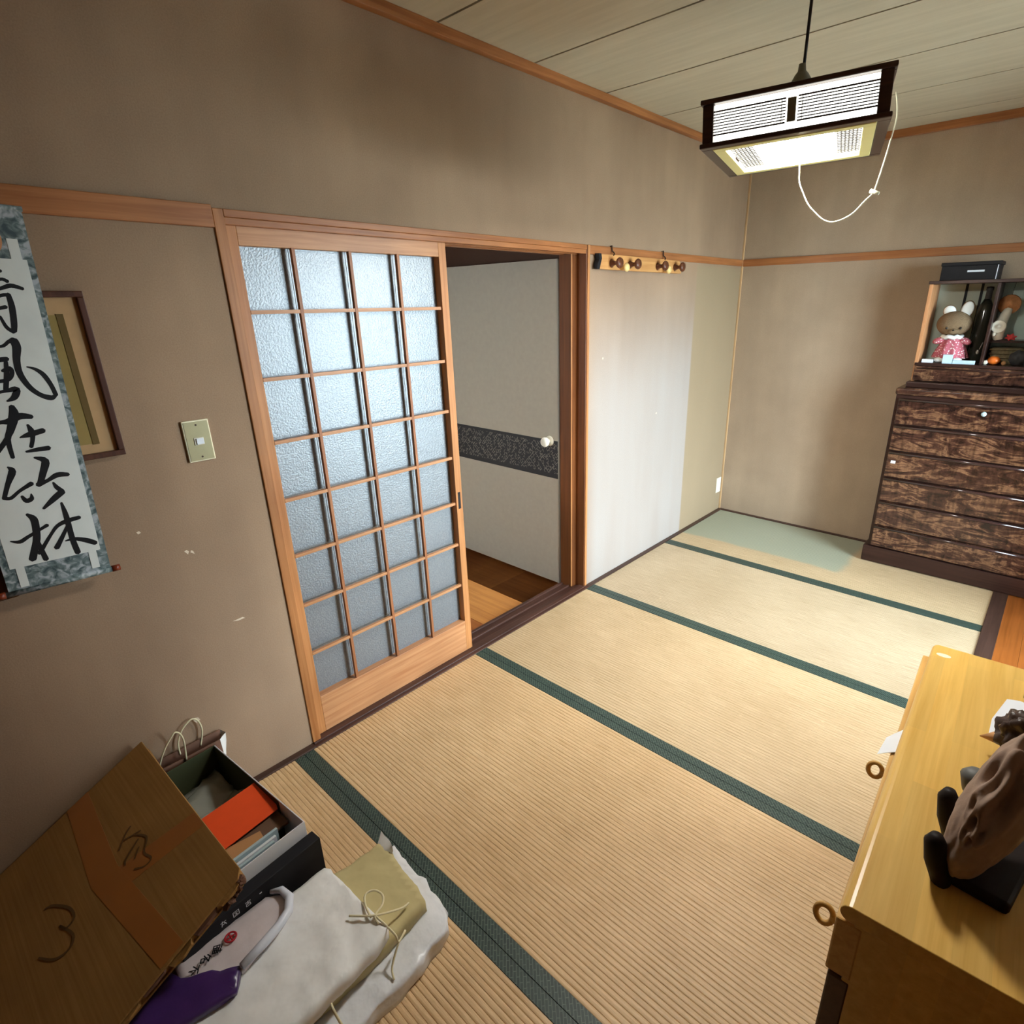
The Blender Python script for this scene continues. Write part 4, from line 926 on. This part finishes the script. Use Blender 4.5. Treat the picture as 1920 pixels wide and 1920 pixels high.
# top board: bullnose front edge, square ends
prof = [(CD, CH - 0.030), (CD, CH)] + [(0.015 + 0.015 * math.cos(math.pi / 2 + k * math.pi / 10), CH - 0.015 + 0.015 * math.sin(math.pi / 2 + k * math.pi / 10)) for k in range(11)]
n = len(prof); mb = MB()
mb.add([(x, 0.0, z) for x, z in prof] + [(x + (0.012 if x < 0.02 else 0), CL, z) for x, z in prof] , [tuple(range(n)), tuple(range(2 * n - 1, n - 1, -1))] + [(n + i, n + (i + 1) % n, (i + 1) % n, i) for i in range(n)])
ct = obj('top_board', mb, 'honey', cb, 0.0015, local=True)
obj('wear_spot', MB().prism([(0.040 + 0.016 * math.cos(k * math.pi / 6) , CL - 0.050 + 0.009 * math.sin(k * math.pi / 6)) for k in range(12)], CH, CH + 0.0004), 'cream', ct, local=True)
obj('side_panel', MB().box(0.022, CD, 0.004, 0.024, 0.0, CH - 0.030), 'honey', cb, 0.002, local=True)
obj('side_panel', MB().box(0.022, CD, CL - 0.024, CL - 0.004, 0.0, CH - 0.030), 'honey', cb, 0.002, local=True)
obj('back_panel', MB().box(CD - 0.012, CD - 0.002, 0.024, CL - 0.024, 0.02, CH - 0.030), 'honey_face', cb, local=True)
obj('plinth', MB().box(0.034, 0.052, 0.024, CL - 0.024, 0.0, 0.060), 'honey_dark', cb, local=True)
zz = [0.666, 0.545, 0.390, 0.225, 0.062]
for k in range(4):
    dw = obj('drawer', MB().box(-0.003 if k == 0 else 0.002, 0.034, 0.003, CL - 0.008, zz[k + 1] + 0.003, zz[k] - 0.003), 'honey_face' if k == 0 else 'honey_dark', cb, 0.003, local=True)
    for yy in ((0.040, 0.430) if k == 0 else ()):
        zc = 0.612
        obj('ring_pull', MB().tube([(-0.022 + 0.013 * math.cos(a * math.pi / 10), yy + 0.004 * math.sin(a * math.pi / 10), zc + 0.015 * math.sin(a * math.pi / 10)) for a in range(20)], 0.0048, 8, True), 'honey_face', dw, local=True, sm=True)
        obj('pull_stud', MB().lathe([(0.008, -0.002), (0.006, -0.010), (0.003, -0.013)], (0, yy, zc), 'x', 10), 'honey_face', dw, local=True, sm=True)
# sheet of paper sticking out of the top drawer
pm = MB(); 
for k in range(5):
    a = k / 4; pm.v += [Vector((0.012 - 0.036 * a, 0.445 - 0.030 * a, 0.668 - 0.004 * a * a)), Vector((0.012 - 0.030 * a, 0.535 - 0.055 * a, 0.668 - 0.003 * a * a))]
for k in range(4): pm.f.append((2 * k, 2 * k + 1, 2 * k + 3, 2 * k + 2))
for i, q in enumerate(pm.v): pm.v[i] = CM @ q
o = obj('paper_slip', pm, 'white'); so = o.modifiers.new('s', 'SOLIDIFY'); so.thickness = 0.0008
tag(o, 'white paper slip sticking out of the honey cabinet\'s top drawer', 'paper')

# carved lump on a black stand
t = thing('carved_sculpture', 'brown carved sculpture with hollows on a black prong stand', 'sculpture', loc=(1.92, 1.05, CH))
ax = Vector((0.258, 0.724, 0.639)).normalized(); s1 = ax.cross(Vector((0, 0, 1))).normalized(); s2 = s1.cross(ax).normalized()
RM = Matrix((s1, s2, ax)).transposed()
cen = Vector((1.898, 1.082, 0.820))
hol = [(0.30, 0.30, 0.17, 0.34), (-0.05, 0.02, 0.13, 0.26), (0.42, -0.12, 0.19, 0.32), (-0.42, 0.12, 0.14, 0.22), (0.05, 0.72, 0.17, 0.24), (0.62, 0.55, 0.20, 0.26), (-0.28, -0.30, 0.08, 0.12), (0.0, -0.50, 0.08, 0.12), (0.40, -0.62, 0.07, 0.12), (0.18, -0.85, 0.06, 0.10), (-0.12, -0.75, 0.06, 0.10)]
hd_ = [(Vector((a, 1.0, b)).normalized(), r, dep) for a, b, r, dep in hol]
def carve(d, q):
    q = q * (1.0 + 0.07 * noise.noise(d * 2.0) + 0.03 * noise.noise(d * 6))
    for dirl, r, dep in hd_:
        an = (d - dirl).length
        q = q * (1 - dep * math.exp(-(an / r) ** 2)) * (1 + 0.40 * dep * math.exp(-((an - 1.9 * r) / (0.7 * r)) ** 2))
    return q
obj('carved_body', MB().blob(cen, (0.0425, 0.060, 0.139), 64, RM, carve), 'carving', t, sm=True)
for (x_, y_, h_, r_, mt) in ((1.833, 0.985, 0.085, 0.0150, 'stand'), (1.834, 1.085, 0.095, 0.0150, 'stand'), (1.862, 1.210, 0.060, 0.022, 'greystone')):
    obj('stand_prong', MB().tube([(x_ + 0.020, y_ + 0.004, CH), (x_ + 0.006, y_, CH + h_ * 0.45), (x_, y_, CH + h_ * 0.85), (x_, y_, CH + h_)], [r_ * 0.9, r_, r_, r_ * 0.55], 14), mt, t, sm=True)
obj('shadow_base', MB().prism([(1.862, 0.990), (1.935, 0.985), (1.965, 1.15), (1.890, 1.20), (1.855, 1.09)], CH + 0.0005, CH + 0.022), 'stand', t, 0.006)  # black slab stands in for the dark shadow below the sculpture
t2 = thing('bird_carving', 'small dark knotty carving with a pointed beak on white paper', 'figurine', loc=(1.925, 1.44, CH))
obj('knotty_body', MB().blob((1.925, 1.385, CH + 0.050), (0.048, 0.050, 0.049), 26, None, lambda d, q: q * (1 + 0.30 * noise.noise(d * 3.2) + 0.12 * noise.noise(d * 8))), 'dark_carving', t2, sm=True)
obj('beak', MB().tube([(1.900, 1.375, CH + 0.040), (1.878, 1.374, CH + 0.034), (1.856, 1.370, CH + 0.028)], [0.019, 0.011, 0.001], 10), 'tan', t2, sm=True)
o = obj('paper_sheet', MB().prism([(1.870, 1.42), (2.02, 1.40), (2.02, 1.585), (1.910, 1.600), (1.888, 1.590), (1.870, 1.49)], CH + 0.0004, CH + 0.0016), 'white'); tag(o, 'sheet of white paper under the dark bird carving', 'paper')
o = obj('dark_box', MB().box(1.915, 2.03, 1.615, 1.70, CH + 0.0005, CH + 0.09), 'black_soft', bevel=0.003); tag(o, 'black box at the far right corner of the honey cabinet', 'box')

# ================================================================== pile at the lower left
# big flat cardboard carton leaning on the boxes
K4 = Matrix.Identity(4); kx = Vector((0.99959, 0.02856, 0)); ky = Vector((-0.02553, 0.89356, 0.44822)); kz = Vector((0.01280, -0.44803, 0.89393))
for i in range(3): K4[i][0] = kx[i]; K4[i][1] = ky[i]; K4[i][2] = kz[i]
K4.translation = Vector((0.024, 0.328, 0.360))
kc = thing('cardboard_carton', 'large flat brown cardboard carton leaning over the boxes by the wall', 'carton', K4)
W, LEN, TH = 0.664, 0.705, 0.040
pts = [(0, -LEN), (W, -LEN), (W + 0.006, -0.30), (W - 0.003, -0.012), (W - 0.02, 0.002), (0.35, 0.0), (0.0, 0.0)]
obj('top_sheet', MB().prism(pts, -0.005, 0.0), 'card', kc, 0.001, local=True)
obj('bottom_sheet', MB().prism([(0.004, -LEN), (W - 0.010, -LEN), (W - 0.012, -0.02), (0.004, -0.006)], -TH, -TH + 0.005), 'card', kc, local=True)
obj('inner_walls', MB().box(0.004, 0.009, -LEN, -0.006, -TH + 0.005, -0.005).box(W - 0.022, W - 0.017, -LEN, -0.01, -TH + 0.005, -0.005).box(0.009, W - 0.022, -0.012, -0.007, -TH + 0.005, -0.005).box(0.009, W - 0.022, -LEN, -LEN + 0.005, -TH + 0.005, -0.005), 'card', kc, local=True)
# torn layers along the right edge
for k in range(9):
    y0 = -0.012 - k * 0.062; a = random.uniform(0.004, 0.013)
    mb = MB().prism([(W - 0.02, y0 - 0.066), (W + a * 0.8, y0 - 0.055), (W + a, y0 - 0.03), (W + a * 0.5, y0 - 0.008), (W - 0.02, y0)], -0.014 - 0.003 * (k % 3), -0.007 - 0.003 * (k % 3))
    obj('torn_layer', crumple(mb, 0.003, 40, k), 'bagpaper' if k % 2 else 'card', kc, local=True)
mb = MB()
for k in range(5): mb.blob((W - 0.004 + 0.004 * (k % 2), -0.012 - 0.013 * k, -0.014 - 0.004 * k), (0.012, 0.010, 0.007), 6, Matrix.Rotation(k, 3, 'X'), lambda d, q: q * (1 + 0.5 * noise.noise(d * 3)))
obj('torn_corner', mb, 'bagpaper', kc, local=True)
tp_ = obj('packing_tape', MB().prism([(0.0, -0.225), (0.31, -0.250), (0.66, -0.205), (0.66, -0.150), (0.32, -0.185), (0.0, -0.165)], 0.0, 0.0006), 'tape', kc, local=True)
obj('packing_tape', MB().prism([(0.40, -0.185), (0.33, -0.19), (0.395, -0.002), (0.455, -0.002)], 0.0, 0.0004), 'tape', kc, local=True)
KV = lambda u, v, l=0: (u / 1000, v / 1000, l)
mb = MB()
for s_ in ([(240, -344, 5), (252, -328, 6), (302, -302, 6), (341, -300, 6), (347, -321, 5), (325, -330, 4)], [(325, -330, 5), (380, -314, 6), (405, -329, 6), (393, -360, 6), (350, -385, 4)]): ribbon(mb, s_, KV, 0.0012)
obj('pen_mark', mb, 'pen', kc, local=True)
mb = MB()
for s_ in ([(251, -125, 5), (262, -145, 5), (286, -168, 5)], [(292, -112, 4), (272, -150, 5)], [(310, -125, 5), (330, -165, 6), (344, -172, 4)], [(290, -124, 4), (328, -108, 5), (362, -128, 5), (396, -122, 5), (400, -140, 4), (380, -160, 5)], [(334, -132, 4), (352, -150, 5)]): ribbon(mb, s_, KV, 0.0012)
obj('pen_mark', mb, 'pen', kc, local=True)

# open box of papers
BM = Matrix.Rotation(math.radians(5.4), 4, 'Z'); BM.translation = Vector((0.044, 0.500, 0.0012))
ob = thing('open_box', 'open white box with olive lining, filled with papers and plastic', 'box', BM)
bl, bwid, bh = 0.502, 0.325, 0.240
obj('base', MB().box(0.003, bl - 0.003, -bwid + 0.003, -0.003, 0.0, 0.005), 'boxinside', ob, local=True)
obj('front_wall', MB().box(bl - 0.003, bl, -bwid, 0, 0, bh), 'white', ob, 0.001, local=True)
obj('rear_wall', MB().box(0, 0.003, -bwid, 0, 0, bh), 'boxinside', ob, 0.001, local=True)
obj('side_wall', MB().box(0.003, bl - 0.003, -0.003, 0, 0, bh), 'white', ob, 0.0005, local=True)
obj('lining', MB().box(0.0035, bl * 0.75, -0.0048, -0.0034, 0.005, bh - 0.003), 'boxinside', ob, local=True)
obj('side_wall', MB().box(0.003, bl - 0.003, -bwid, -bwid + 0.003, 0, bh), 'boxinside', ob, 0.0005, local=True)
def placed(name, mb, mat, label, cat, bevel=0, sm=False):
    for i, q in enumerate(mb.v): mb.v[i] = BM @ q
    return tag(obj(name, mb, mat, bevel=bevel, sm=sm), label, cat)
mb = crumple(MB().box(0.012, 0.235, -0.300, -0.012, 0.008, 0.150), 0.030, 13, 3, 5)
for q in mb.v: q.x = min(max(q.x, 0.006), 0.30); q.y = min(max(q.y, -bwid + 0.008), -0.008); q.z = max(q.z, 0.007)
placed('plastic_bag', mb, 'plastic', 'crumpled clear plastic bag inside the open box by the wall', 'plastic bag', 0, True)
def card(pts, z, dzx=0.0, thick=0.003):
    mb = MB().prism(pts, z, z + thick)
    for q in mb.v: q.z += dzx * (q.x - pts[0][0])
    return mb
# upright / leaning cards stacked from the plastic bag towards the front
placed('vermilion_folder', card([(0.255, -0.300), (0.390, -0.300), (0.378, -0.010), (0.355, -0.002), (0.245, -0.002)], 0.226, -0.10), 'orange', 'vermilion orange folder lying across the open box', 'folder', 0.0008)
placed('brown_notebook', card([(0.300, -0.280), (0.430, -0.280), (0.425, -0.008), (0.340, -0.008)], 0.198, -0.06, 0.008), 'brown_note', 'brown notebook under the vermilion folder', 'notebook', 0.001)
placed('tan_envelope', card([(0.350, -0.290), (0.450, -0.290), (0.428, -0.080), (0.398, -0.075)], 0.210, -0.12), 'tan', 'tan envelope between the vermilion folder and pale booklets', 'envelope', 0.0006)
for k in range(3):
    placed('pale_booklet', MB().box(0.428 + 0.012 * k, 0.436 + 0.012 * k, -0.285, -0.045 - 0.012 * k, 0.010, 0.205 + 0.008 * (k == 0)), 'paleblue' if k != 1 else 'white', ['pale blue-grey booklet standing next to the tan envelope', 'white booklet standing between two pale booklets in the box', 'pale blue-grey booklet standing against the blue book'][k], 'booklet', 0.001)
bb = thing('blue_book', 'blue book standing inside the front wall of the open box', 'book', BM)
obj('cover', MB().box(0.466, 0.480, -0.290, -0.035, 0.008, 0.202), 'blue', bb, 0.001, local=True)
obj('yellow_print', MB().box(0.467, 0.479, -0.120, -0.095, 0.202, 0.2026), 'yellow', bb, local=True)
# black book standing in front of the box
bk_ = thing('black_book', 'thick black book standing in front of the white box with pale lettering', 'book', BM)
obj('cover', MB().box(bl + 0.004, bl + 0.042, -bwid - 0.02, 0.012, 0.0, 0.198), 'black_soft', bk_, 0.002, local=True)
mb = MB()
marks = [[[(-3, 0), (3, 0)], [(-3, 2), (3, 2)]],
         [[(-7, 7), (7, 7)], [(0, 9), (0, 2)], [(-6, 2), (6, 2)], [(-6, -2), (-6, -8)], [(-6, -2), (6, -2)], [(6, -2), (6, -8)], [(-6, -8), (6, -8)]],
         [[(-8, 8), (8, 8)], [(-8, 8), (-8, -8)], [(8, 8), (8, -8)], [(-8, -8), (8, -8)], [(-4, 3), (4, 3)], [(0, 3), (0, -4)], [(-4, -4), (4, -4)]],
         [[(-7, 5), (7, 5)], [(-2, 9), (-6, -8)], [(2, 3), (7, -8)], [(-4, -3), (6, -3)]]]
for mk, yy in zip(marks, (-0.160, -0.192, -0.222, -0.252)):
    S_ = lambda u, v, l, yy=yy: (bl + 0.0424, yy + u * 0.85 / 1000, 0.176 + v * 0.85 / 1000)
    for p0, p1 in mk: ribbon(mb, [(p0[0], p0[1], 1.9), (p1[0], p1[1], 1.9)], S_)
obj('lettering', mb, 'white', bk_, local=True)
# flat paper carrier bag between box and wall
pb = thing('paper_bag', 'flat brown paper carrier bag against the wall with pale rope handles', 'bag', loc=(0.03, 0.4, 0))
for nm, x0, x1, dy in (('bag_front', 0.036, 0.0385, 0.0), ('bag_rear', 0.009, 0.0115, 0.012)):
    obj(nm, crumple(MB().box(x0, x1, 0.250 + dy, 0.520 + dy, 0.0, 0.245 if x0 > 0.02 else 0.262), 0.0016, 22, 1 if x0 > 0.02 else 2, 4), 'bagpaper', pb, sm=True)
obj('gusset', crumple(MB().add([(0.037, 0.520, 0), (0.024, 0.500, 0), (0.010, 0.532, 0), (0.037, 0.520, 0.245), (0.022, 0.545, 0.250), (0.010, 0.532, 0.262)], [(0, 1, 4, 3), (1, 2, 5, 4)]), 0.002, 30, 5, 3), 'paper', pb, sm=True)
obj('rope_handle', MB().tube(smooth_pts([(0.038, 0.345, 0.232), (0.044, 0.352, 0.270), (0.047, 0.372, 0.312), (0.048, 0.398, 0.345), (0.048, 0.410, 0.352), (0.047, 0.421, 0.335), (0.045, 0.424, 0.300), (0.041, 0.418, 0.235)]), 0.0026, 8), 'string', pb, sm=True)
obj('rope_handle', MB().tube(smooth_pts([(0.012, 0.412, 0.245), (0.013, 0.414, 0.285), (0.013, 0.430, 0.322), (0.013, 0.452, 0.342), (0.013, 0.468, 0.346), (0.013, 0.481, 0.328), (0.013, 0.484, 0.290), (0.012, 0.470, 0.240)]), 0.0026, 8), 'string', pb, sm=True)

# paper parcels on the mat
o = obj('paper_parcel', crumple(MB().prism([(0.640, 0.10), (0.935, 0.10), (0.965, 0.440), (0.962, 0.600), (0.945, 0.690), (0.900, 0.728), (0.640, 0.745), (0.640, 0.62)], 0.001, 0.050), 0.009, 20, 4, 5, 0.004), 'wrap', sm=True)
for q in o.data.vertices: q.co.z = max(q.co.z, 0.0005)
tag(o, 'lowest parcel, wrapped in crinkled white paper with pale blue sheen', 'parcel', 'paper parcels')
kp = thing('kraft_parcel', 'middle parcel in olive kraft paper tied with paper string', 'parcel', loc=(0.78, 0.45, 0.055), group='paper parcels')
me_ = crumple(MB().prism([(0.630, 0.08), (0.888, 0.08), (0.893, 0.50), (0.878, 0.682), (0.690, 0.706), (0.640, 0.704), (0.630, 0.56)], 0.056, 0.098), 0.0050, 22, 6, 5, 0.06)
obj('wrapped_block', me_, 'kraft', kp, sm=True)
obj('paper_ear', crumple(MB().add([(0.640, 0.690, 0.094), (0.700, 0.705, 0.095), (0.690, 0.715, 0.118), (0.660, 0.716, 0.112), (0.625, 0.722, 0.120)], [(0, 1, 2, 3), (0, 3, 4)]), 0.006, 30, 3, 3), 'paper', kp, sm=True)
o = obj('flat_parcel', crumple(MB().prism([(0.628, 0.02), (0.920, 0.02), (0.918, 0.325), (0.907, 0.513), (0.889, 0.562), (0.640, 0.552), (0.628, 0.540)], 0.103, 0.140), 0.0058, 20, 9, 5, 0.106), 'paper', sm=True)
tag(o, 'uppermost parcel in creased cream paper beside the carton', 'parcel', 'paper parcels')
sg = thing('string_bow', 'pale paper string tied in a bow at the parcel corner', 'string', loc=(0.86, 0.56, 0.14))
def loop(pts, r=0.0028): obj('strand', MB().tube(smooth_pts(pts), r, 6), 'string', sg, sm=True)
loop([(0.845, 0.548, 0.150), (0.810, 0.555, 0.150), (0.785, 0.570, 0.152), (0.790, 0.592, 0.150), (0.815, 0.600, 0.148), (0.838, 0.585, 0.150), (0.850, 0.556, 0.152), (0.870, 0.552, 0.147)])
loop([(0.800, 0.515, 0.149), (0.826, 0.535, 0.151), (0.850, 0.556, 0.153), (0.862, 0.590, 0.140), (0.862, 0.625, 0.118), (0.858, 0.645, 0.110)])
loop([(0.850, 0.556, 0.152), (0.885, 0.562, 0.146), (0.912, 0.570, 0.126), (0.918, 0.572, 0.108), (0.905, 0.60, 0.104)])
loop([(0.918, 0.572, 0.108), (0.930, 0.540, 0.070), (0.950, 0.530, 0.056)])
loop([(0.895, 0.400, 0.104), (0.925, 0.395, 0.100), (0.940, 0.400, 0.060), (0.962, 0.405, 0.055)])
# printed plastic bag half under the carton
pg = thing('printed_bag', 'purple and clear printed plastic bag lying on the parcels', 'plastic bag', loc=(0.68, 0.27, 0.15))
mb = crumple(MB().prism([(0.606, 0.30), (0.606, 0.19), (0.680, 0.19), (0.735, 0.290), (0.712, 0.375), (0.680, 0.425), (0.638, 0.436), (0.607, 0.400)], 0.148, 0.160), 0.0035, 30, 2, 4)
obj('clear_part', mb, 'whitefilm', pg, sm=True)
mb = crumple(MB().prism([(0.610, 0.05), (0.735, 0.06), (0.768, 0.262), (0.728, 0.288), (0.705, 0.255), (0.690, 0.243), (0.676, 0.222), (0.655, 0.190), (0.610, 0.175)], 0.148, 0.166), 0.005, 24, 7, 4)
obj('purple_part', mb, 'purple', pg, sm=True)
obj('carry_loop', MB().tube([(0.606, 0.412, 0.166), (0.626, 0.432, 0.170), (0.660, 0.436, 0.171), (0.692, 0.418, 0.170), (0.710, 0.385, 0.170), (0.722, 0.345, 0.170), (0.735, 0.290, 0.170)], [0.005, 0.009, 0.011, 0.011, 0.011, 0.011, 0.009], 8), 'whitecord', pg, sm=True)
obj('red_seal', MB().tube([(0.646 + 0.012 * math.cos(k * math.pi / 10), 0.300 + 0.012 * math.sin(k * math.pi / 10), 0.1665) for k in range(20)], 0.0022, 6, True).tube([(0.646, 0.290, 0.1668), (0.646, 0.310, 0.1668)], 0.0018, 6).tube([(0.637, 0.300, 0.1668), (0.655, 0.300, 0.1668)], 0.0018, 6), 'red', pg)
glyphs = [[[(-9, 9), (9, 9)], [(1, 9), (-9, -3)], [(0, 4), (0, -10)], [(2, 3), (9, -3)]],
          [[(-2, 10), (-9, 2)], [(-3, 7), (7, 7), (-8, -5)], [(-2, 2), (2, -1)], [(-2, -3), (-2, -10)], [(-2, -3), (7, -3), (7, -10), (-2, -10)]],
          [[(-9, 8), (-1, 8)], [(-8, 4), (-8, -9), (-2, -9), (-2, 4), (-8, 4)], [(-8, -2), (-2, -2)], [(1, 7), (10, 7)], [(6, 10), (6, 2)], [(0, 2), (10, 2)], [(2, -1), (2, -9), (9, -9), (9, -1), (2, -1)], [(2, -5), (9, -5)]]]
mb = MB(); ang = math.radians(62)
for g, (gx, gy_) in zip(glyphs, ((0.660, 0.216), (0.654, 0.243), (0.651, 0.269))):
    G_ = lambda u, v, l, gx=gx, gy_=gy_: (gx + (u * math.cos(-0.55) - v * math.sin(-0.55)) / 1000, gy_ + (u * math.sin(-0.55) + v * math.cos(-0.55)) / 1000, 0.1672)
    for s_ in g:
        for p0, p1 in zip(s_[:-1], s_[1:]): ribbon(mb, [(p0[0], p0[1], 2.6), (p1[0], p1[1], 2.6)], G_)
obj('lettering', mb, 'ink', pg)
